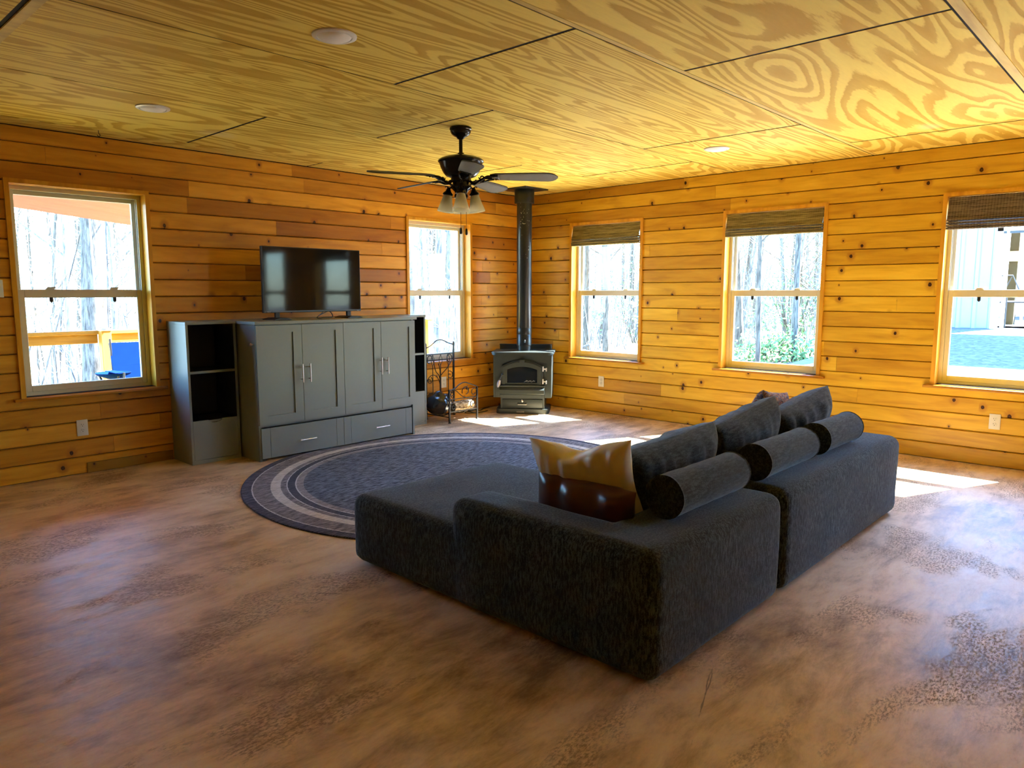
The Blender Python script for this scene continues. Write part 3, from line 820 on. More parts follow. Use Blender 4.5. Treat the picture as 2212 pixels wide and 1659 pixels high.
# front plane is local y = -.23
fy = -.23
mb = MB()
def rounded_front(w, y0, y1, rad, n=6):
    pts = [(w / 2, y1), (-w / 2, y1)]
    pts += [(-w / 2 + rad - rad * math.cos(a), y0 + rad - rad * math.sin(a)) for a in [PI / 2 * k / n for k in range(n + 1)]]
    pts += [(w / 2 - rad + rad * math.sin(a), y0 + rad - rad * math.cos(a)) for a in [PI / 2 * k / n for k in range(n + 1)]]
    return pts
mb.prism(rounded_front(.582, fy, .20, .05), 2, 0, .046); mb.prism(rounded_front(.574, fy + .004, .20, .05), 2, .046, .052)
obj('pedestal_base', mb, M['iron'], ST, smooth=35)
e = MB(); e.M = Matrix.Translation((-.02, fy - .001, .024)); e.rbox(-.042, .042, -.004, .002, -.010, .006, .003, 2); e.lathe([(.018, 0), (.001, .001)], 3, c=(0, 0, .004))
obj('maker_badge', e, plain('raised_badge', (.22, .23, .22), .4, .5), ST)
mb = MB(); mb.box(-.242, .242, fy + .04, .17, .052, .176); obj('pedestal_box', mb, M['iron'], ST)
mb = MB(); mb.rbox(-.222, .222, fy + .026, fy + .042, .060, .158, .004, 2)
ad = obj('ash_drawer', mb, M['iron'], ST, smooth=35)
mb = MB(); mb.tube([(-.052, fy + .024, .112), (-.046, fy - .004, .103), (.046, fy - .004, .103), (.052, fy + .024, .112)], .0055, 8)
obj('handle', mb, M['steel'], ad, smooth=50)
mb = MB(); mb.M = Matrix.Translation((0, fy + .024, .136)) @ Matrix.Rotation(PI / 2, 4, 'X'); mb.lathe([(.011, 0), (.011, .006), (.006, .010)], 14)
mb.M = Matrix.Identity(4); mb.tube([(-.004, fy + .018, .140), (-.004, fy + .014, .156)], .005, 6)
obj('latch', mb, M['steel'], ad, smooth=50)
mb = MB(); mb.box(-.312, .312, fy + .012, .22, .178, .646); mb.box(-.318, -.300, fy + .004, .215, .180, .645); mb.box(.300, .318, fy + .004, .215, .180, .645)
mb.box(-.300, .300, fy + .004, fy + .014, .560, .645)
mb.rbox(-.245, .245, fy + .002, fy + .016, .178, .212, .003, 1)
for sx in (-.21, -.07, .07, .21):
    mb.lathe([(.004, 0), (.003, .003)], 8, c=(sx, fy, .199))
obj('firebox', mb, M['iron'], ST)
mb = MB(); mb.prism(rounded_front(.672, fy - .035, .215, .07, 8), 2, .648, .664); mb.prism(rounded_front(.684, fy - .041, .218, .075, 8), 2, .664, .676); mb.prism(rounded_front(.672, fy - .035, .215, .07, 8), 2, .676, .681)
obj('top_plate', mb, M['iron'], ST, smooth=35)
mb = MB(); mb.box(-.30, .30, .222, .234, .30, .738); mb.box(-.30, .30, .205, .222, .726, .738); mb.box(.285, .30, .06, .222, .690, .738)
obj('heat_shield', mb, M['iron'], ST)
# arched door
def arch(w, z0, zs, zt, n=14):
    """outline of a shape with a shallow arched top"""
    rise = zt - zs; rad = (w * w / 4 + rise * rise) / (2 * rise); a = math.asin(w / 2 / rad)
    return [(-w / 2, z0), (w / 2, z0)] + [(rad * math.sin(a - 2 * a * k / n), zt - rad + rad * math.cos(a - 2 * a * k / n)) for k in range(n + 1)]
def ringprism(mb, A, B, y0, y1):
    n = len(A); vs_ = [(p[0], y, p[1]) for y in (y0, y1) for q in (A, B) for p in q]
    fs = []
    for i in range(n):
        j = (i + 1) % n
        fs += [(i, j, n + j, n + i), (2 * n + i, 3 * n + i, 3 * n + j, 2 * n + j), (i, 2 * n + i, 2 * n + j, j), (n + i, n + j, 3 * n + j, 3 * n + i)]
    mb.add(vs_, fs)
mb = MB(); ringprism(mb, arch(.452, .292, .520, .588), arch(.330, .345, .488, .522), fy - .014, fy + .012)
ringprism(mb, arch(.420, .300, .512, .573), arch(.372, .325, .498, .550), fy - .024, fy - .010)
mb.prism([(-.021, .548), (.021, .548), (.030, .596), (-.030, .596)], 1, fy - .030, fy - .008)
dr = obj('stove_door', mb, M['iron'], ST, smooth=30)
mb = MB(); mb.prism(arch(.336, .342, .486, .520), 1, fy - .004, fy + .002)
obj('door_glass', mb, plain('stove_glass', (.006, .008, .010), .06, Specular_IOR_Level=.8), dr)
mb = MB()
for k in range(9):
    a = .30 + k * .22; q = .018 + .002 * k
    mb.tube(spline([(.02 + k * .013, fy - .0045, .352 + .004 * (k % 3)), (.035 + k * .013, fy - .0045, .360 + .006 * ((k * 2) % 3)), (.05 + k * .011, fy - .0045, .358 + .005 * (k % 2))], 3), .0016, 4)
obj('glass_residue', mb, plain('ash_streaks', (.25, .27, .27), .8), dr)
mb = MB(); mb.prism([(fy - .075, .235), (fy - .060, .222), (fy + .004, .222), (fy + .004, .300), (fy - .030, .300), (fy - .072, .272)], 0, -.245, .245)
obj('ash_lip', mb, M['iron'], ST, smooth=30)
mb = MB(); mb.rbox(-.252, .252, fy - .040, fy + .01, .300, .322, .008, 3); obj('hearth_shelf', mb, M['iron'], ST, smooth=40)
for z in (.500, .362):
    mb = MB(); mb.rbox(.222, .236, fy - .034, fy - .004, z - .026, z + .028, .004, 2); mb.rbox(.236, .268, fy - .030, fy - .016, z - .007, z + .007, .003, 1); mb.rbox(.258, .270, fy - .030, fy + .004, z - .026, z + .010, .003, 1)
    obj('hinge', mb, M['steel'], ST)
mb = MB(); mb.M = Matrix.Translation((-.213, fy - .014, .432)) @ Matrix.Rotation(PI / 2, 4, 'X'); mb.lathe([(.014, 0), (.012, .022), (.006, .028)], 14)
mb.M = Matrix.Identity(4); mb.tube([(-.213, fy - .035, .432), (-.228, fy - .050, .405), (-.240, fy - .052, .372)], .006, 8)
dh = obj('door_handle', mb, M['iron'], ST, smooth=50)
mb = MB(); p0, p1 = Vector((-.238, fy - .052, .378)), Vector((-.262, fy - .055, .300)); pts = []
ax = (p1 - p0).normalized(); e1 = ax.orthogonal().normalized(); e2 = ax.cross(e1)
for k in range(150):
    tt = k / 149; rr = .016 * math.sin(PI * (0.12 + .80 * tt)) + .003; an = tt * 2 * PI * 13
    pts.append(p0.lerp(p1, tt) + (e1 * math.cos(an) + e2 * math.sin(an)) * rr)
mb.tube(pts, .0022, 5); o = obj('coil_grip', mb, M['steel'], dh, smooth=180); o['label'] = 'shiny coiled wire grip'
# flue pipe
PX, PY = -.472, -.447
PI_ = empty('stove_pipe', (PX, PY, .682)); tag(PI_, 'black flue pipe rising from the wood stove to the ceiling', 'pipe')
mb = MB(); top = 1.655
mb.lathe([(.076, 0), (.076, .055), (.083, .058), (.083, .175), (.0815, .178), (.0815, .182), (.083, .185), (.083, .245), (.0815, .248), (.083, .251), (.083, top)], 40)
pp_ = obj('flue', mb, M['pipe'], PI_, smooth=40)
mb = MB()
rnd = random.Random(9)
for k in range(34):
    z = 1.38 + rnd.random() ** 1.6 * .27 if k < 22 else rnd.uniform(1.0, 1.6); a = R(222 + rnd.uniform(-35, 38)); s = rnd.uniform(.0015, .0042); hh = rnd.uniform(.8, 2.6)
    n_ = Vector((math.cos(a), math.sin(a), 0)); tg = Vector((-math.sin(a), math.cos(a), 0)); c = n_ * .0834 + Vector((0, 0, z))
    mb.add([tuple(c - tg * s), tuple(c + Vector((0, 0, -s * hh))), tuple(c + tg * s), tuple(c + Vector((0, 0, s * hh)))], [(0, 1, 2, 3)])
o = tag(obj('paint_chips', mb, plain('chipped_white', (.75, .76, .74), .6), pp_), None, None, None, 'stuff')
mb = MB(); mb.lathe([(.106, 1.605), (.108, 1.610), (.108, 1.745), (.106, 1.748)], 40); obj('support_collar', mb, M['pipe'], PI_, smooth=40)
mb = MB(); mb.rbox(-.185, .185, -.185, .185, 1.745, 1.757, .002, 1); obj('ceiling_flange', mb, M['pipe'], PI_)
mb = MB(); mb.lathe([(.085, .244), (.0855, .247), (.0855, .252), (.085, .255)], 40, capb=False, capt=False)
obj('seam_collar', mb, M['pipe'], pp_, smooth=50)
mb = MB(); mb.rbox(-.070, -.057, -.074, -.062, .09, .12, .002, 1); obj('pipe_screw_tab', mb, M['pipe'], pp_)
mb = MB(); mb.tube(spline([(-.80, -.19, .010), (-.93, -.22, .012), (-1.05, -.20, .014), (-1.08, -.12, .012), (-1.0, -.09, .020), (-.93, -.15, .030), (-.86, -.13, .012), (-.72, -.05, .010), (-.60, -.02, .010)], 8), .0045, 8)
tag(obj('power_cord', mb, M['black']), 'black cord lying in a loop on the floor left of the wood stove', 'cable')

# ================================================================ WROUGHT IRON FIREWOOD HOLDER
FR = empty('firewood_rack', (-1.40, -.26, 0)); tag(FR, 'black wrought iron log holder with scrolls and a tall tool panel', 'firewood rack')
def flat(mb, pts, y, r=.0045, n=6): mb.tube([(x, y, z) for x, z in pts], r, n)
def scroll(cx, cz, r0, a0, turns, sgn=1, n=40, r1=.006):
    return [(cx + (r0 + (r1 - r0) * k / n) * math.cos(R(a0) + sgn * 2 * PI * turns * k / n), cz + (r0 + (r1 - r0) * k / n) * math.sin(R(a0) + sgn * 2 * PI * turns * k / n)) for k in range(n + 1)]
xl, xr, yf, yk = -.195, .195, -.18, .18
def post(x, y, z1, knob):
    mb = MB(); mb.box(x - .008, x + .008, y - .008, y + .008, .006, z1); mb.lathe([(.016, 0), (.016, .006), (.009, .012)], 12, c=(x, y, 0))
    if knob: mb.lathe([(.009, 0), (.011, .006), (.001, .014)], 10, c=(x, y, z1))
    return obj('post', mb, M['wire'], FR)
post(xl, yf, .345, 0); post(xr, yf, .345, 0); post(xl, yk, .790, 1); post(xr, yk, .790, 1)
mb = MB()                                            # front panel
flat(mb, [(p.x, p.z) for p in spline([(xl, 0, .335), (-.12, 0, .352), (-.05, 0, .390), (.02, 0, .402), (.10, 0, .380), (xr, 0, .345)], 8)], yf, .006)
mb.box(xl, xr, yf - .005, yf + .005, .108, .120); mb.box(xl, xr, yf - .004, yf + .004, .238, .246)
flat(mb, [(p.x, p.z) for p in spline([(xl + .01, 0, .27), (-.15, 0, .335), (-.10, 0, .325), (-.02, 0, .265), (.06, 0, .235), (.13, 0, .225), (xr - .01, 0, .245)], 8)], yf)
flat(mb, scroll(-.155, .268, .030, 170, 1.3), yf); flat(mb, scroll(.035, .310, .055, 200, .8, -1, r1=.03), yf); flat(mb, scroll(.150, .290, .045, 20, .9, 1, r1=.02), yf); flat(mb, scroll(.065, .335, .028, 100, .9), yf, .0038)
flat(mb, scroll(-.145, .165, .045, 180, 1.4, -1), yf); flat(mb, scroll(.135, .175, .052, 0, 1.4, -1), yf)
obj('front_scroll_panel', mb, M['wire'], FR, smooth=60)
mb = MB()                                            # tall back panel
flat(mb, [(p.x, p.z) for p in spline([(xl, 0, .745), (-.12, 0, .775), (-.04, 0, .822), (.04, 0, .822), (.12, 0, .790), (xr, 0, .770)], 8)], yk, .006)
mb.box(xl, xr, yk - .005, yk + .005, .672, .682); mb.box(xl, xr, yk - .005, yk + .005, .108, .120)
c0 = .0
flat(mb, [(p.x, p.z) for p in spline([(c0, 0, .12), (c0, 0, .40), (.02, 0, .455), (.10, 0, .52), (.165, 0, .60), (.16, 0, .655), (.115, 0, .668), (.10, 0, .62), (.125, 0, .585)], 8)], yk, .005)
flat(mb, [(p.x, p.z) for p in spline([(c0, 0, .40), (-.02, 0, .455), (-.06, 0, .50), (-.09, 0, .60), (-.12, 0, .660), (-.165, 0, .655), (-.17, 0, .60), (-.14, 0, .585)], 8)], yk, .005)
flat(mb, [(p.x, p.z) for p in spline([(-.02, 0, .58), (.0, 0, .50), (.002, 0, .40)], 8)], yk, .005)
flat(mb, arc(-.10, .32, .10, 10, 150, 14, .14), yk); flat(mb, scroll(-.145, .405, .040, 60, 1.2, -1), yk); flat(mb, scroll(.140, .440, .048, 110, 1.25, -1), yk)
flat(mb, arc(-.09, .17, .10, 0, 180, 14, .10), yk); flat(mb, arc(.145, .215, .045, 0, 180, 12, .04), yk); flat(mb, [(p.x, p.z) for p in spline([(0, 0, .22), (.05, 0, .155), (.12, 0, .14), (xr, 0, .16)], 6)], yk)
obj('back_scroll_panel', mb, M['wire'], FR, smooth=60)
for x in (xl, -.065, .065, xr):
    mb = MB(); pts = spline([(x, yf, .112), (x, -.10, .075), (x, 0, .062), (x, .10, .075), (x, yk, .112)], 8); mb.tube(pts, .005, 6); obj('cradle_bar', mb, M['wire'], FR, smooth=60)
for x in (xl, xr):
    mb = MB(); mb.tube([(x, yf, .060), (x, yk, .060)], .005, 6); obj('side_rail', mb, M['wire'], FR)
def tool(name, x, lab, kind):
    o = empty(name, (FR.location.x + x, FR.location.y + yk - .020, .668)); tag(o, lab, 'fireplace tool', 'fireplace tools hanging on the iron rack')
    mb = MB(); mb.tube(spline([(0, .010, -.002), (0, -.004, .004), (0, -.006, -.010)], 4), .003, 6)
    for s in (-1, 1): mb.tube(spline([(0, 0, -.005), (s * .020, 0, -.035), (s * .018, 0, -.075), (0, 0, -.105)], 6), .003, 6)
    mb.tube([(0, 0, -.105), (0, 0, -.42)], .0042, 8)
    obj('shaft', mb, M['wire'], o, smooth=60)
    mb = MB()
    if kind == 'brush':
        mb.lathe([(.010, -.42), (.016, -.425), (.018, -.44), (.034, -.535), (.030, -.54)], 16)
        obj('bristles', mb, plain('brown_bristle', (.045, .028, .018), .9), o, smooth=60)
    elif kind == 'shovel':
        mb.prism([(-.042, -.43), (.042, -.43), (.048, -.50), (.040, -.545), (-.040, -.545), (-.048, -.50)], 1, -.004, .000); mb.tube([(0, 0, -.42), (0, -.002, -.46)], .008, 6)
        obj('blade', mb, M['wire'], o)
    else:
        mb.tube(spline([(0, 0, -.41), (0, 0, -.53), (.012, 0, -.50), (.022, 0, -.49)], 5), .0045, 6)
        obj('hook_tip', mb, M['wire'], o)
tool('hearth_brush', -.118, 'black hearth brush with dark bristles hanging in the iron rack', 'brush')
tool('ash_shovel', -.008, 'black ash shovel hanging in the middle of the iron rack', 'shovel')
tool('fire_poker', .100, 'thin black poker hanging at the right of the iron rack', 'poker')
# log and ash bag in the cradle
mb = MB(); prof = []
for k in range(13):
    x = -.140 + .28 * k / 12; prof.append((x, 0, 0))
mb.tube([(x, .004 * math.sin(x * 30), .003 * math.cos(x * 22)) for x, _, _ in prof], [.052 + .006 * math.sin(k * 2.1) for k in range(13)], 18)
mb.v = [tuple(Vector(v) + Vector((0, 1, 0)) * noise.noise(Vector(v) * 22) * .012 + Vector((0, 0, 1)) * noise.noise(Vector(v) * 25 + Vector((5, 5, 5))) * .012) for v in mb.v]
t = NT('flaky_bark'); pz = t.oc(); b1 = t.noise(t.map(pz, (6, 30, 30)), 1.6, 5, .7); cz = t.ramp(b1, [(.38, (.035, .020, .010)), (.48, (.28, .20, .11)), (.58, (.62, .53, .36)), (.7, (.75, .68, .5))]); t.bump(b1, .8, .01)
M['logbark'] = t.fin(cz, .95)
tag(obj('firewood_log', mb, M['logbark'], smooth=50, loc=(-1.335, -.345, .145), rot=(R(8), 0, R(4))), 'split log with pale flaking bark in the iron rack', 'firewood')
mb = MB(); mb.tube([(-.13, 0, 0), (0, .004, .003), (.13, 0, 0)], [.040, .044, .038], 14); mb.v = [tuple(Vector(v) + Vector(v).normalized() * noise.noise(Vector(v) * 22) * .010) for v in mb.v]
tag(obj('firewood_log', mb, M['logbark'], smooth=50, loc=(-1.34, -.225, .118), rot=(0, 0, R(-3))), 'small dark log behind the pale log in the iron rack', 'firewood')
bm = bmesh.new(); bmesh.ops.create_icosphere(bm, subdivisions=4, radius=1)
for v in bm.verts:
    d = v.co.copy(); q = 1 + .22 * noise.noise(d * 2.2) + .12 * abs(noise.noise(d * 6)) - .06 * abs(noise.noise(d * 11))
    v.co = Vector((d.x * .118 * q, d.y * .140 * q, d.z * .115 * q))
mb = MB(); mb.bm(bm); bm.free()
tag(obj('ash_bag', mb, plain('black_bag_plastic', (.010, .010, .012), .18, Specular_IOR_Level=.8), smooth=180, loc=(-1.590, -.265, .192)), 'crumpled shiny black bag between the tower shelf and the log', 'bag')

# ================================================================ CEILING FAN
FX, FY = -2.995, -2.135
FN = empty('ceiling_fan', (FX, FY, H)); tag(FN, 'dark bronze ceiling fan with five blades and bell glass lights', 'ceiling fan')
mb = MB(); mb.lathe([(.068, 0), (.074, -.004), (.075, -.016), (.070, -.020), (.070, -.030), (.062, -.046), (.045, -.060), (.030, -.066), (.024, -.076), (.014, -.080)], 36, capt=False); obj('canopy', mb, M['bronze'], FN, smooth=40)
mb = MB(); mb.lathe([(.0125, -.07), (.0125, -.168), (.022, -.170), (.022, -.186)], 20); obj('downrod', mb, M['bronze'], FN, smooth=40)
mb = MB(); mb.lathe([(.022, -.176), (.060, -.186), (.105, -.196), (.140, -.208), (.156, -.220), (.157, -.228), (.150, -.234), (.147, -.240), (.138, -.268), (.122, -.300), (.104, -.322), (.080, -.332), (.070, -.336), (.070, -.360), (.058, -.366), (.058, -.385), (.072, -.388), (.072, -.398), (.050, -.412), (.040, -.440), (.046, -.450), (.046, -.470), (.030, -.478), (.001, -.480)], 48); obj('motor_housing', mb, M['bronze'], FN, smooth=45)
BZ = -.325
M['blade'] = plain('weathered_blade', (.15, .155, .15), .55, var=.15, sc=18)
M['bladeedge'] = plain('blade_border', (.060, .066, .068), .4)
def blade_mesh():
    mb = MB(); n = 26; L0, L1 = .205, .665
    def halfw(s):
        w = .046 + .024 * min(1, s / .75) ** .8
        if s > .86: w *= math.sqrt(max(.02, 1 - ((s - .86) / .14) ** 2)) * .75 + .25 * (1 - (s - .86) / .14)
        if s < .07: w *= .72 + .28 * s / .07
        return max(w, .006)
    out = [(L0 + (L1 - L0) * k / n, halfw(k / n)) for k in range(n + 1)]
    poly = [(x, -w) for x, w in out] + [(x, w) for x, w in reversed(out)]
    mb.prism(poly, 2, -.004, .004, 1)
    inn = [(x, max(w - .014, .003)) for x, w in out[2:-2]]
    poly = [(x, -w) for x, w in inn] + [(x, w) for x, w in reversed(inn)]
    mb.prism(poly, 2, -.0048, -.0040, 0); mb.prism(poly, 2, .0040, .0048, 0)
    return mb
def bracket_mesh():
    mb = MB()
    mb.tube(spline([(.060, 0, -.030), (.095, 0, -.050), (.130, 0, -.030), (.165, 0, -.012), (.215, 0, -.010)], 6), [.009] * 25, 8)
    for s in (-1, 1):
        mb.tube(spline([(.125, 0, -.034), (.150, s * .022, -.030), (.185, s * .034, -.012), (.225, s * .028, -.009)], 6), .006, 8)
        mb.tube([(p[0] + .150, s * .030 + s * p[1] * .6, -.018 + p[1] * .6) for p in scroll(0, 0, .020, 180, 1.1)], .005, 6)
    mb.rbox(.205, .262, -.040, .040, -.010, -.004, .003, 1)
    for s in (-1, 1): mb.lathe([(.006, -.014), (.006, -.009)], 8, c=(.24, s * .026, 0))
    return mb
bme = blade_mesh(); kme = bracket_mesh(); first = None
for k, az in enumerate((18, 90, 162, 234, 306)):
    if first is None:
        first = obj('blade', bme, [M['blade'], M['bladeedge']], FN, smooth=30); b2 = obj('blade_bracket', kme, M['bronze'], first, smooth=50); b2.location = (0, 0, .0); o = first
    else: o = dup(first, FN)
    o.location = (0, 0, BZ); o.rotation_mode = 'XYZ'; o.rotation_euler = (R(-13), R(1.5), R(az))
M['shadeglass'] = None
t = NT('frosted_bell_glass'); pz = t.sep(t.oc()); t.fin((.92, .90, .74, 1), .45, 0, Transmission_Weight=.25, Subsurface_Weight=.0); t.b.inputs['IOR'].default_value = 1.3
tl = t.n('BsdfTranslucent'); tl.inputs[0].default_value = (.97, .94, .78, 1); mx = t.n('MixShader'); mx.inputs[0].default_value = .62; t.L(t.b.outputs[0], mx.inputs[1]); t.L(tl.outputs[0], mx.inputs[2]); t.L(mx.outputs[0], t.out.inputs[0]); M['shadeglass'] = t.m
fl_ = None
for k, az in enumerate((226, 316, 46, 136)):
    a = R(az); c, s = math.cos(a), math.sin(a)
    arm = MB(); arm.M = Matrix.Rotation(a, 4, 'Z')
    arm.tube(spline([(.035, 0, -.430), (.060, 0, -.405), (.074, 0, -.403), (.089, 0, -.420)], 6), .0055, 8); arm.tube(spline([(.078, 0, -.406), (.100, 0, -.394), (.110, 0, -.400)], 5), .004, 6)
    ao = obj('light_arm', arm, M['bronze'], FN, smooth=60)
    T = Matrix.Rotation(a, 4, 'Z') @ Matrix.Translation((.086, 0, -.414)) @ Matrix.Rotation(R(-9), 4, 'Y')
    cup = MB(); cup.M = T; cup.lathe([(.010, .014), (.014, .0), (.022, -.014), (.034, -.026), (.036, -.036), (.030, -.040)], 20); obj('socket_cup', cup, M['bronze'], ao, smooth=50)
    g = MB(); g.M = T; g.lathe([(.027, -.034), (.031, -.050), (.037, -.075), (.045, -.105), (.054, -.135), (.057, -.150), (.055, -.152), (.051, -.135), (.042, -.105), (.034, -.075), (.028, -.05), (.024, -.036)], 28, capb=False, capt=False)
    obj('glass_shade', g, M['shadeglass'], ao, smooth=70)
    bu = MB(); bu.M = T; bu.lathe([(.010, -.036), (.013, -.06), (.024, -.085), (.027, -.105), (.020, -.125), (.001, -.131)], 18); obj('bulb', bu, M['whiteplastic'], ao, smooth=80)
for (dx, dy, z1) in ((-.008, -.004, .702), (.022, -.027, .708)):
    mb = MB(); mb.tube([(dx * .8, dy * .8, -.465), (dx, dy, -.52), (dx, dy, -z1 + .03)], .0016, 5); ch = obj('pull_chain', mb, plain('chain_bronze', (.10, .035, .02), .5, .5), FN)
    mb = MB(); mb.lathe([(.002, .034 - z1), (.007, .026 - z1), (.009, .010 - z1), (.009, -.006 - z1), (.004, -.012 - z1)], 12, c=(dx, dy, 0)); obj('pull_fob', mb, M['black'], ch, smooth=60)
# ================================================================ OUTSIDE
def gz(x, y):
    """height of the ground outside"""
    def ss(t): t = max(0, min(1, t)); return t * t * (3 - 2 * t)
    z = -.38
    z += .93 * ss(x / 12.5) * ss((1.4 - y) / 3.2)
    z -= 3.4 * ss((y - 2.5) / 26) * ss((30 - x) / 25)
    z -= 3.6 * ss((x - 24) / 34) * ss((y - 3) / 12)
    far = math.hypot(x, y)
    z += noise.noise(Vector((x * .12, y * .12, 0))) * .35 * ss((far - 14) / 10)
    return z
def ground_mesh(x0, x1, y0, y1, nx, ny, skip=None):
    mb = MB(); vs_ = []; idx = {}; fs = []
    for j in range(ny + 1):
        for i in range(nx + 1):
            x = x0 + (x1 - x0) * i / nx; y = y0 + (y1 - y0) * j / ny; vs_.append((x, y, gz(x, y)))
    for j in range(ny):
        for i in range(nx):
            x = x0 + (x1 - x0) * (i + .5) / nx; y = y0 + (y1 - y0) * (j + .5) / ny
            if skip and skip(x, y): continue
            a = j * (nx + 1) + i; fs.append((a, a + 1, a + nx + 2, a + nx + 1))
    mb.add(vs_, fs); return mb
t = NT('forest_floor'); pz = t.oc(); a_ = t.noise(pz, 3.0, 6, .75); b_ = t.noise(pz, .25, 3)
cz = t.ramp(a_, [(.32, (.06, .045, .028)), (.5, (.15, .12, .08)), (.68, (.25, .21, .15))]); cz = t.mix(t.rng(b_, .5, .62, 0, .45), cz, (.16, .20, .07))
M['leaves'] = t.fin(cz, .95)
t = NT('gravel'); pz = t.oc(); vv = t.vor(pz, 16); cz = t.mix(t.sep(vv['Color'])[0], (.05, .055, .06), (.12, .12, .12)); t.bump(vv['Distance'], .6, .02)
M['gravel'] = t.fin(cz, .95)
inhouse = lambda x, y: XW - .2 < x < .1 and YW - .2 < y < .1
gv = lambda x, y: x > 0 and y < .6 and x < 26
tag(obj('forest_ground', ground_mesh(-30, 90, -30, 90, 120, 120, lambda x, y: inhouse(x, y) or gv(x, y)), M['leaves'], smooth=180, fixn=False), kind='structure')
tag(obj('gravel_yard', ground_mesh(0, 26, -30, .6 if False else 1, 52, 62, lambda x, y: not gv(x, y)), M['gravel'], smooth=180, fixn=False), kind='structure')
# distant ridge
mb = MB(); vs_ = []; n = 60
for k in range(n + 1):
    an = R(-25 + 150 * k / n); d = 150; hh = 5.5 + 4.5 * noise.noise(Vector((k * .12, 3, 0))) + 1.2 * noise.noise(Vector((k * .6, 1, 0)))
    for (dd, z) in ((d, -8), (d + 20, hh), (d + 60, hh + 3), (d + 80, -8)): vs_.append((dd * math.cos(an), dd * math.sin(an), z))
mb.add(vs_, [(k * 4 + j, (k + 1) * 4 + j, (k + 1) * 4 + j + 1, k * 4 + j + 1) for k in range(n) for j in range(3)])
tag(obj('distant_ridge', mb, plain('hazy_blue_ridge', (.10, .16, .22), .95, var=.3, sc=.15), smooth=180, fixn=False), kind='structure')

mb = MB()  # unseen pale slab added to bounce sunlight up to the ceiling
for k in range(7): mb.rbox(.18, 3.4, -9.0 + k * 1.5 + .006, -9.0 + (k + 1) * 1.5 - .006, -.42, -.22, .01, 1)
tag(obj('bounce_slab', mb, plain('pale_bounce_concrete', (.62, .59, .53), .9, var=.06, sc=2)), kind='structure')

# ---- covered deck outside the left wall
M['cedar'] = pine_mat('deck_lumber', 'X', (.50, .50, .70), False, .6, .4); M['cedarZ'] = pine_mat('deck_post_lumber', 'Z', (.50, .50, .70), False, .6, .4)
mb = MB()
for k in range(17): mb.cs = (k * .37) % 1; mb.box(-9, .55, .19 + k * .14, .19 + k * .14 + .133, -.06, -.02)
tag(obj('deck_floor', mb, pine_mat('deck_boards', 'X', (.95, 1.45, 4.5), False, .7, .4), seeded=True), kind='structure')  # boards coloured lighter than the railing to bounce sun onto the ceiling
DY = 2.24
def rail(x0, x1, label):
    root = empty('deck_railing', ((x0 + x1) / 2, DY, 0)); tag(root, label, 'railing')
    h = (x1 - x0) / 2
    mb = MB(); mb.cs = .7; mb.rbox(-h, h, -.07, .07, .905, .943, .004, 1); obj('top_cap', mb, M['cedar'], root, seeded=True)
    mb = MB(); mb.cs = .55; mb.rbox(-h + .05, h - .05, -.045, -.007, .815, .905, .004, 1); obj('upper_rail', mb, M['cedar'], root, seeded=True)
    mb = MB(); mb.cs = .52; mb.rbox(-h + .05, h - .05, -.045, -.007, .03, .12, .004, 1); obj('lower_rail', mb, M['cedar'], root, seeded=True)
rail(-7.2, -3.93, 'yellow pine deck railing outside the large left window')
rail(-3.93, .34, 'yellow pine deck railing running to the deck corner behind the iron rack window')
for x, lab in ((-3.93, 'yellow deck post with a grey cap seen through the large left window'), (.34, 'deck corner post with a grey cap seen through the window by the iron rack')):
    root = empty('deck_post', (x, DY - .10, 0)); tag(root, lab, 'post')
    mb = MB(); mb.cs = .66; mb.rbox(-.047, .047, -.047, .047, -.5, .940, .004, 1); obj('post', mb, M['cedarZ'], root, seeded=True)
    mb = MB(); mb.rbox(-.056, .056, -.056, .056, .940, .962, .006, 1); mb.add([(-.05, -.05, .962), (.05, -.05, .962), (.05, .05, .962), (-.05, .05, .962), (0, 0, .978)], [(0, 1, 4), (1, 2, 4), (2, 3, 4), (3, 0, 4)])
    obj('post_cap', mb, plain('grey_cap', (.35, .38, .42), .5), root)
# porch roof with reddish board soffit
mb = MB(); mb.cs = .4
mb.add([(-5.5, .2, 2.46), (-3.0, .2, 2.30), (-3.0, 2.75, 2.02), (-5.5, 2.75, 2.26), (-5.5, .2, 2.58), (-3.0, .2, 2.42), (-3.0, 2.75, 2.14), (-5.5, 2.75, 2.38)], [(0, 1, 2, 3), (4, 5, 6, 7), (0, 1, 5, 4), (1, 2, 6, 5), (2, 3, 7, 6), (3, 0, 4, 7)])
tag(obj('porch_roof', mb, pine_mat('red_cedar_soffit', 'X', (.50, .17, .9), False, .6, .3), seeded=True), kind='structure')
# folding camp chair on the deck
CH = empty('camping_chair', (-3.76, 1.42, -.02)); CH.rotation_euler = (0, 0, R(-8)); tag(CH, 'blue folding camp chair on the deck outside the large left window', 'chair')
M['blue'] = plain('blue_canvas', (.002, .014, .085), .95, var=.1, Specular_IOR_Level=.02)
def cloth(mb, c, th=.006):
    a, b, c_, d = [Vector(p) for p in c]; n_ = (b - a).cross(d - a).normalized() * th
    mb.add([tuple(p) for p in (a, b, c_, d)] + [tuple(p + n_) for p in (a, b, c_, d)], [(0, 1, 2, 3), (7, 6, 5, 4), (0, 4, 5, 1), (1, 5, 6, 2), (2, 6, 7, 3), (3, 7, 4, 0)])
mb = MB(); cloth(mb, [(-.29, .22, .48), (.29, .22, .48), (.31, .30, .86), (-.31, .30, .86)]); obj('backrest', mb, M['blue'], CH)
mb = MB(); cloth(mb, [(-.26, -.24, .43), (.26, -.24, .43), (.26, .20, .38), (-.26, .20, .38)]); obj('seat', mb, M['blue'], CH)
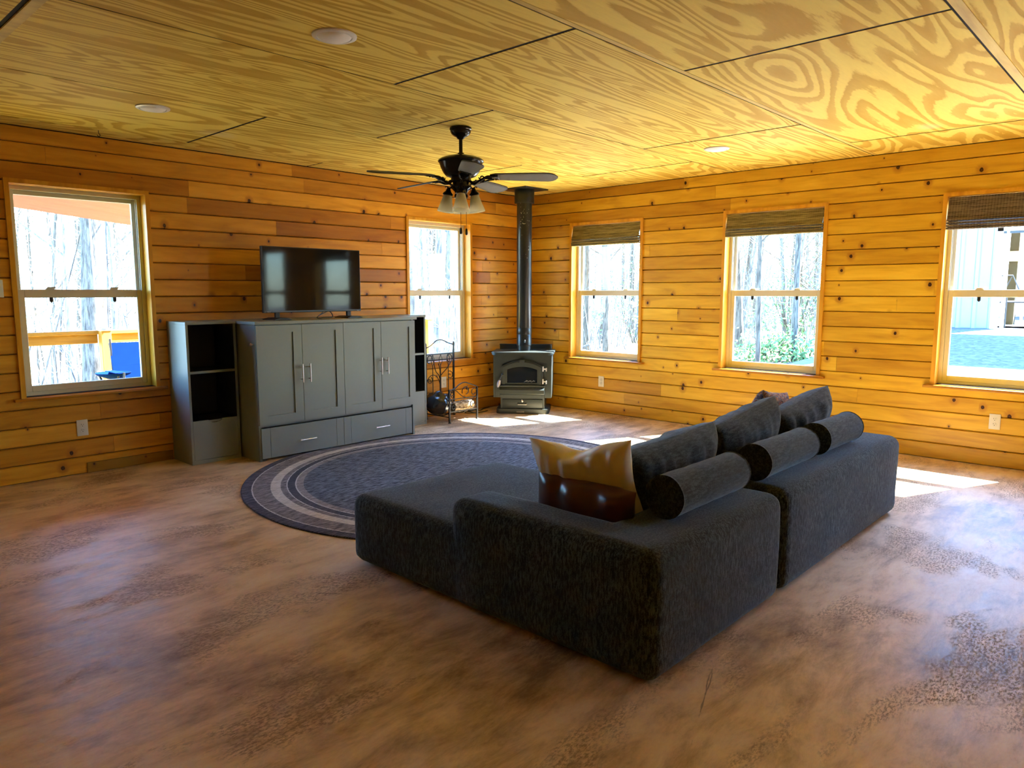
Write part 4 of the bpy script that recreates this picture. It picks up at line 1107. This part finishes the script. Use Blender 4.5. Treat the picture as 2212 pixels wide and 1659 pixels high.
for s in (-1, 1):
    mb = MB(); cloth(mb, [(s * .29, -.26, .62), (s * .37, -.26, .62), (s * .37, .24, .60), (s * .29, .24, .60)]); obj('armrest', mb, M['blue'], CH)
    for (p, q) in (((s * .30, -.26, .0), (s * .20, .28, .46)), ((s * .28, .26, 0), (s * .30, .28, .90)), ((s * .30, -.26, .62), (s * .30, -.26, .0)), ((s * .28, .27, 0), (s * .26, -.24, .42))):
        mb = MB(); mb.tube([p, q], .010, 6); obj('leg', mb, M['black'], CH)
for (p, q) in (((-.28, .26, .0), (.28, .28, .45)), ((.28, .26, .0), (-.28, .28, .45)), ((-.30, -.26, .02), (.27, -.26, .40)), ((.30, -.26, .02), (-.27, -.26, .40))):
    mb = MB(); mb.tube([p, q], .008, 6); obj('cross_brace', mb, M['black'], CH)
CS = empty('camping_stool', (-4.13, 1.36, -.02)); tag(CS, 'low blue camp side table with a cup slot beside the deck post', 'camp table')
mb = MB(); mb.lathe([(.05, .555), (.14, .595), (.150, .612), (.138, .606), (.05, .566)], 20); obj('fabric_top', mb, M['blue'], CS, smooth=50)
for a in (30, 150, 270):
    c, s = math.cos(R(a)), math.sin(R(a)); mb = MB(); mb.tube([(c * .12, s * .12, .59), (-c * .13, -s * .13, 0)], .009, 6); obj('leg', mb, M['black'], CS)

# ---- metal shop building beyond the gravel yard
BX = 12.0; gb = .55
SB = empty('metal_building', (BX, -6, gb)); tag(SB, 'pale blue-grey metal building with a big open doorway seen through the right window', 'building')
siding = plain('pale_metal_siding', (.20, .24, .28), .45, .2, var=.04)
mb = MB()
def sid(y0, y1, z0, z1):
    mb.box(0, .10, y0, y1, z0, z1); k = math.ceil(y0 / .30)
    while k * .30 < y1 - .05:
        mb.prism([(-.028, k * .30 - .03), (-.028, k * .30 + .03), (0, k * .30 + .055), (0, k * .30 - .055)], 2, z0, z1); k += 1
sid(3.27, 4.9, -.9, 5.6); sid(-7, 3.27, 2.10, 5.6)
obj('wall', mb, siding, SB)
mb = MB(); mb.box(-.05, .12, 3.17, 3.29, -.3, 2.22); mb.box(-.05, .12, -7, 3.28, 2.05, 2.22); mb.box(-.045, .11, 3.06, 3.11, -.3, 2.12); obj('door_trim', mb, plain('white_trim', (.68, .70, .72), .4, var=.03), SB)
mb = MB(); mb.box(-.03, .0, -7, 3.17, 2.00, 2.05); obj('door_seal', mb, M['black'], SB)
mb = MB(); mb.box(9, 9.1, -7, 4.9, -.5, 5.6); mb.box(.1, 9, 4.8, 4.9, -.5, 5.6); obj('inner_wall', mb, plain('beige_wall_board', (.62, .60, .54), .8, var=.04, sc=2), SB)
mb = MB(); mb.box(.0, 9, -7, 4.8, -.5, .0); obj('slab', mb, plain('slab_grey', (.36, .38, .42), .5, var=.1, sc=2), SB)
mb = MB(); mb.box(-.4, 2.0, -7, 5.2, 5.6, 5.7); mb.box(8.4, 9.3, -7, 5.2, 5.6, 5.7); obj('roof', mb, siding, SB)
WP = Matrix.Identity(4)
def inside(name, mb, mat, lab, cat, pos):
    o = obj(name, mb, mat, loc=pos); tag(o, lab, cat); return o
wood = pine_mat('old_timber', 'Z', (.05, .07, .25), False, .8, .4)
mb = MB(); mb.cs = .5; mb.box(-.13, .13, -.13, .13, 0, 3.9); o = obj('timber_post', mb, wood, seeded=True, loc=(BX + 2.6, -2.62, gb)); tag(o, 'rough brown timber post standing inside the open metal building', 'post')
mb = MB(); mb.box(0, .04, -.9, .0, -.12, .12); inside('wall_board', mb, plain('tan_board', (.55, .36, .14), .7), 'short tan board fixed near the timber post in the metal building', 'board', (BX + 2.4, -1.93, gb + 1.62))
mb = MB(); mb.rbox(0, .3, -.22, .22, 0, .50, .02, 2); inside('storage_box', mb, plain('tan_box', (.60, .42, .16), .6), 'tan box on a stand behind the doorway of the metal building', 'box', (BX + 2.3, -2.02, gb + .86))
mb = MB(); mb.box(-.25, .25, -.35, .35, 0.80, 0.855)
for sx in (-.2, .2):
    for sy in (-.3, .3): mb.box(sx - .02, sx + .02, sy - .02, sy + .02, 0, .80)
inside('stand', mb, M['black'], 'thin black stand under the tan box in the metal building', 'stand', (BX + 2.45, -2.02, gb))
mb = MB(); mb.box(-.4, .4, -1.2, 1.2, .86, .92)
for sy in (-1.1, 1.1):
    for sx in (-.35, .35): mb.box(sx - .03, sx + .03, sy - .03, sy + .03, 0, .86)
inside('workbench', mb, plain('grey_bench', (.45, .45, .42), .7), 'long pale workbench inside the metal building', 'workbench', (BX + 3.6, -3.9, gb))
TR = empty('tube_cart', (BX + 1.2, -3.25, gb)); tag(TR, 'black tube framed cart standing in the doorway of the metal building', 'cart')
mb = MB()
for z in (.72, .56): mb.tube([(-.4, -1.3, z), (-.4, 1.2, z), (.5, 1.2, z), (.5, -1.3, z), (-.4, -1.3, z)], .020, 6)
mb.tube([(-.4, 1.2, 1.14), (-.4, .32, 1.14)], .014, 6); mb.tube([(-.4, .14, .72), (-.4, .32, 1.14), (-.4, .50, .72)], .018, 6); mb.tube([(-.4, 1.2, 0), (-.4, 1.2, 1.14)], .016, 6)
for (px_, py_) in ((-.4, -1.2), (.5, -1.2), (.5, 1.2), (-.4, .4)): mb.tube([(px_, py_, 0), (px_, py_, .72)], .018, 6)
for k in range(12): mb.tube([(-.4, -1.3 + k * .22, .56), (-.4, -1.3 + k * .22, .72)], .007, 5)
obj('frame', mb, M['black'], TR)
mb = MB(); mb.box(-.38, .48, -1.28, 1.18, .55, .58); obj('deck', mb, M['black'], TR)

# ---- little white house and blue roofed shed beyond the trees
def shed(name, pos, rz, w, d, h, rf, wallm, roofm, lab, cat, wins):
    root = empty(name, pos, rz); tag(root, lab, cat)
    mb = MB(); mb.box(-w / 2, w / 2, -d / 2, d / 2, -1.5, h); mb.prism([(-w / 2, h), (w / 2, h), (0, h + rf)], 1, -d / 2, d / 2); obj('wall', mb, wallm, root)
    mb = MB()
    for s in (-1, 1):
        mb.add([(s * (w / 2 + .3), -d / 2 - .3, h - .12), (0, -d / 2 - .3, h + rf + .08), (0, d / 2 + .3, h + rf + .08), (s * (w / 2 + .3), d / 2 + .3, h - .12), (s * (w / 2 + .3), -d / 2 - .3, h + .0), (0, -d / 2 - .3, h + rf + .2), (0, d / 2 + .3, h + rf + .2), (s * (w / 2 + .3), d / 2 + .3, h)], [(0, 1, 2, 3), (4, 5, 6, 7), (0, 1, 5, 4), (1, 2, 6, 5), (2, 3, 7, 6), (3, 0, 4, 7)])
    obj('roof', mb, roofm, root)
    for x, z in wins:
        mb = MB(); mb.box(x - .13, x + .13, -d / 2 - .05, -d / 2 + .02, z, z + .6); obj('window', mb, M['black'], root)
wh = plain('white_siding', (.72, .74, .76), .6, var=.03)
shed('white_house', (62.3, 23.4, -3.6), R(-67), 2.1, 3.2, 2.1, .9, wh, wh, 'small white gabled house between the trunks beyond the middle window', 'house', ((-.35, .75), (.35, .75)))
shed('blue_shed', (60.5, 26.2, -3.7), R(-62), 3.4, 3.4, 1.3, .8, plain('slate_blue_wall', (.10, .17, .26), .7), plain('slate_blue_roof', (.12, .20, .30), .6), 'blue-grey shed left of the small white house', 'shed', ())
mb = MB(); mb.tube([(-.9, 0, .16), (.9, .1, .20)], [.16, .13], 10); mb.tube([(-.5, .1, .15), (-.75, .5, .55)], [.08, .04], 8); mb.tube([(.4, .1, .2), (.8, -.3, .5)], [.06, .03], 8)
tag(obj('fallen_log', mb, bark_mat('grey_log_bark', (.05, .045, .04), (.18, .16, .14)), loc=(9.5, 7.2, gz(9.5, 7.2)), rot=(0, 0, R(-25))), 'fallen grey log on the grass beyond the first shaded window', 'log')

# ---- leafless spring woods
barks = [bark_mat('grey_bark', (.040, .034, .026), (.16, .14, .11)), bark_mat('brown_bark', (.045, .036, .025), (.16, .125, .085)), bark_mat('pale_bark', (.08, .072, .06), (.25, .225, .19))]
M['bud'] = plain('pale_spring_leaf', (.17, .18, .13), .7, var=.2); M['green'] = plain('fresh_green_leaf', (.12, .20, .05), .7, var=.25)
def tree_mesh(seed, H_, r0, dens=1.0, lean=.04, low=.3, twig=True, sides=7):
    rnd = random.Random(seed); mb = MB(); tips = []
    def limb(p, d, L, r, lev):
        n = 5 if lev == 0 else 4 if lev == 1 else 3; pts = [p.copy()]; rs = [r]; q = p.copy(); dd = d.copy()
        for k in range(n):
            wob = .05 if lev == 0 else .22
            dd = (dd + Vector((rnd.uniform(-wob, wob), rnd.uniform(-wob, wob), (.0 if lev == 0 else .06)))).normalized()
            q = q + dd * L / n; pts.append(q.copy()); rs.append(r * (1 - (k + 1) / n * (.62 if lev == 0 else .8)))
        mb.tube(pts, rs, sides if lev == 0 else (4 if lev == 1 else 3), cap=False)
        if lev >= 2: tips.append((pts[-1], dd)); tips.append((pts[-2], dd)); return
        m = int((12 if lev == 0 else 6) * dens * rnd.uniform(.8, 1.25))
        for k in range(m):
            t_ = rnd.uniform(low, .98) if lev == 0 else rnd.uniform(.25, 1)
            i = min(int(t_ * n), n - 1); f = t_ * n - i; b = pts[i].lerp(pts[i + 1], f); rr = rs[i] * (1 - f) + rs[i + 1] * f
            an = rnd.uniform(0, 2 * PI); side = Vector((math.cos(an), math.sin(an), 0))
            d2 = (dd * rnd.uniform(.3, .8) + side + Vector((0, 0, .25))).normalized()
            limb(b, d2, L * (rnd.uniform(.16, .36) if lev == 0 else rnd.uniform(.3, .6)) * (1.15 - .5 * t_ if lev == 0 else 1), max(rr * (.38 if lev == 0 else .55), .006), lev + 1)
    limb(Vector((0, 0, -.3)), Vector((rnd.uniform(-lean, lean), rnd.uniform(-lean, lean), 1)).normalized(), H_, r0, 0)
    return mb, tips
def leaf_mesh(tips, seed, per=5, size=.05, spread=.5):
    rnd = random.Random(seed); mb = MB()
    for p, d in tips:
        for k in range(per):
            c = p + Vector((rnd.gauss(0, spread), rnd.gauss(0, spread), rnd.gauss(0, spread * .7))) * .5; a = Vector((rnd.gauss(0, 1), rnd.gauss(0, 1), rnd.gauss(0, 1))).normalized() * size * rnd.uniform(.6, 1.4); b = a.orthogonal().normalized() * size * .6
            mb.add([tuple(c - a), tuple(c + b), tuple(c + a), tuple(c - b)], [(0, 1, 2, 3)])
    return mb
protos = []
specs = [(1, 15, .13, 1.0, .3), (2, 13, .09, 1.1, .25), (3, 17, .17, .9, .35), (4, 11, .06, 1.2, .15), (5, 14, .10, 1.3, .2), (6, 9, .045, 1.2, .1), (7, 16, .15, 1.0, .45), (8, 12, .07, 1.4, .12)]
for (sd, hh, rr, dn, lo_) in specs:
    mb, tips = tree_mesh(sd, hh, rr, dn, .05, lo_)
    me = mb.mesh('tree_limbs', [barks[sd % 3]], 180); le = leaf_mesh(tips, sd, 5 if sd % 2 else 8, .040, .55).mesh('tree_leaves', [M['bud']])
    protos.append((me, le))
def place_tree(k, x, y, s, rz, lab, grp=None, leaf=None):
    me, le = protos[k]
    o = bpy.data.objects.new('tree', me); COL.objects.link(o); o.location = (x, y, gz(x, y)); o.scale = (s, s, s); o.rotation_euler = (0, 0, rz)
    tag(o, lab, 'tree', grp)
    l = bpy.data.objects.new('leaves', le); COL.objects.link(l); l.parent = o
    return o
rnd = random.Random(77)
def polar(az, d): return CAM.x + d * math.cos(R(az)), CAM.y + d * math.sin(R(az))
sectors = [(66, 78, 13, 60, 34, 'bare tree in the woods behind the deck outside the large left window', 'trees beyond the large left window'),
           (45, 53, 14, 60, 17, 'bare tree in the woods seen through the window beside the iron rack', 'trees beyond the window by the rack'),
           (29.5, 39, 26, 66, 30, 'bare tree in the woods seen through the first shaded window', 'trees beyond the first shaded window'),
           (17.0, 28.0, 20, 62, 44, 'bare tree in the woods seen through the middle shaded window', 'trees beyond the middle shaded window')]
taken = []
for (a0, a1, d0, d1, n, lab, grp) in sectors:
    c = 0; tries = 0
    while c < n and tries < 2000:
        tries += 1; az = rnd.uniform(a0, a1); d = d0 + (d1 - d0) * rnd.random() ** .8; x, y = polar(az, d)
        if y > 0 and y < 4 and x < 2: continue
        if x < 26 and y < 1.4: continue
        if any((x - p) ** 2 + (y - q) ** 2 < 1.1 for p, q in taken): continue
        if 57 < x < 66 and 20 < y < 30: continue
        if a0 < 20 and 22.5 < az < 23.8: continue
        taken.append((x, y)); c += 1
        place_tree(rnd.randrange(8), x, y, rnd.uniform(.75, 1.15), rnd.uniform(0, 6.28), lab, grp)
def hero(seed, H_, r0, x, y, lab, dens=1.0, low=.3, lean=.03, bark=0, bend=None):
    mb, tips = tree_mesh(seed, H_, r0, dens, lean, low, sides=10)
    if bend: mb.v = [(v[0] + bend * max(v[2], 0) ** 1.1, v[1], v[2]) for v in mb.v]; tips = [(Vector((p.x + bend * max(p.z, 0) ** 1.1, p.y, p.z)), d) for p, d in tips]
    o = obj('tree', mb, barks[bark], smooth=180, loc=(x, y, gz(x, y)), fixn=False); tag(o, lab, 'tree')
    obj('leaves', leaf_mesh(tips, seed, 6, .035, .5), M['bud'], o, fixn=False)
x, y = polar(73.0, 15.5); hero(101, 17, .26, x, y, 'thickest grey trunk in the middle of the large left window', 1.0, .5)
x, y = polar(76.3, 11.0); hero(102, 9, .06, x, y, 'thin crooked sapling at the left of the large left window', 1.4, .2, .1)
x, y = polar(50.3, 17.0); hero(103, 15, .11, x, y, 'leaning grey tree at the left of the window beside the iron rack', .8, .5, .02, 2, -.09)
x, y = polar(48.9, 20.0); hero(104, 16, .13, x, y, 'upright forked tree in the middle of the window beside the iron rack', .8, .45, .02, 2)
x, y = polar(35.6, 24.0); hero(105, 17, .12, x, y, 'speckled tall trunk in the middle of the first shaded window', .9, .5, .02, 1)
x, y = polar(25.5, 21.0); hero(106, 17, .14, x, y, 'stout tree at the left of the middle shaded window', 1.1, .3, .02, 1)
x, y = polar(24.2, 17.5); hero(107, 12, .06, x, y, 'crooked young tree in front of the blue shed', 1.3, .25, .08, 1)
x, y = polar(21.7, 19.0); hero(108, 15, .08, x, y, 'slender tree at the right of the middle shaded window', 1.3, .25, .04, 0)
# evergreen shrubs and low growth
def bush(x, y, rad, h, lab, seed):
    rnd = random.Random(seed); mb = MB()
    for k in range(14):
        a = rnd.uniform(0, 6.28); mb.tube([(0, 0, -.2), (math.cos(a) * rad * .5, math.sin(a) * rad * .5, h * .6), (math.cos(a) * rad * .8, math.sin(a) * rad * .8, h * rnd.uniform(.7, 1))], [.02, .012, .005], 4, cap=False)
    o = obj('shrub', mb, barks[1], loc=(x, y, gz(x, y)), fixn=False); tag(o, lab, 'shrub')
    tips = []
    for k in range(170):
        a = rnd.uniform(0, 6.28); r_ = rad * math.sqrt(rnd.random()); z = h * rnd.uniform(.1, 1) * (1 - .5 * (r_ / rad) ** 2); tips.append((Vector((math.cos(a) * r_, math.sin(a) * r_, z)), None))
    obj('leaves', leaf_mesh(tips, seed, 9, .06, .45), M['green'], o, fixn=False)
x, y = polar(33.4, 30); bush(x, y, 2.4, 3.6, 'fresh green shrub at the right of the first shaded window', 1)
x, y = polar(21.9, 27); bush(x, y, 1.6, 2.6, 'green shrub right of the small white house', 2)
x, y = polar(23.1, 19); bush(x, y, .8, .75, 'small green shrub at the foot of the middle shaded window view', 3)
rnd = random.Random(5); mb = MB()
for (a0, a1, d0, d1, _n, _l, _g) in sectors:
    for k in range(420):
        az = rnd.uniform(a0, a1); d = d0 + (d1 - d0) * rnd.random(); x, y = polar(az, d)
        if (y < 5 and x < 3) or (x < 26 and y < 1.4) or (22.4 < az < 23.9 and rnd.random() < .8): continue
        z = gz(x, y); h = rnd.uniform(.6, 4.5) * (1 if rnd.random() < .7 else 1.8); l = h * .25
        p = Vector((x, y, z - .1)); q = p + Vector((rnd.uniform(-l, l), rnd.uniform(-l, l), h)); m = p.lerp(q, .5) + Vector((rnd.uniform(-.1, .1), rnd.uniform(-.1, .1), 0)); r0 = rnd.uniform(.008, .028)
        mb.tube([p, m, q], [r0, r0 * .7, r0 * .3], 3, cap=False)
        for j in range(3):
            s_ = p.lerp(q, rnd.uniform(.3, .95)); e_ = s_ + Vector((rnd.uniform(-.5, .5), rnd.uniform(-.5, .5), rnd.uniform(.1, .6))) * h * .3; mb.tube([s_, e_], [r0 * .5, r0 * .2], 3, cap=False)
tag(obj('undergrowth', mb, barks[2], fixn=False), 'thicket of thin bare stems on the forest floor', 'undergrowth', None, 'stuff')
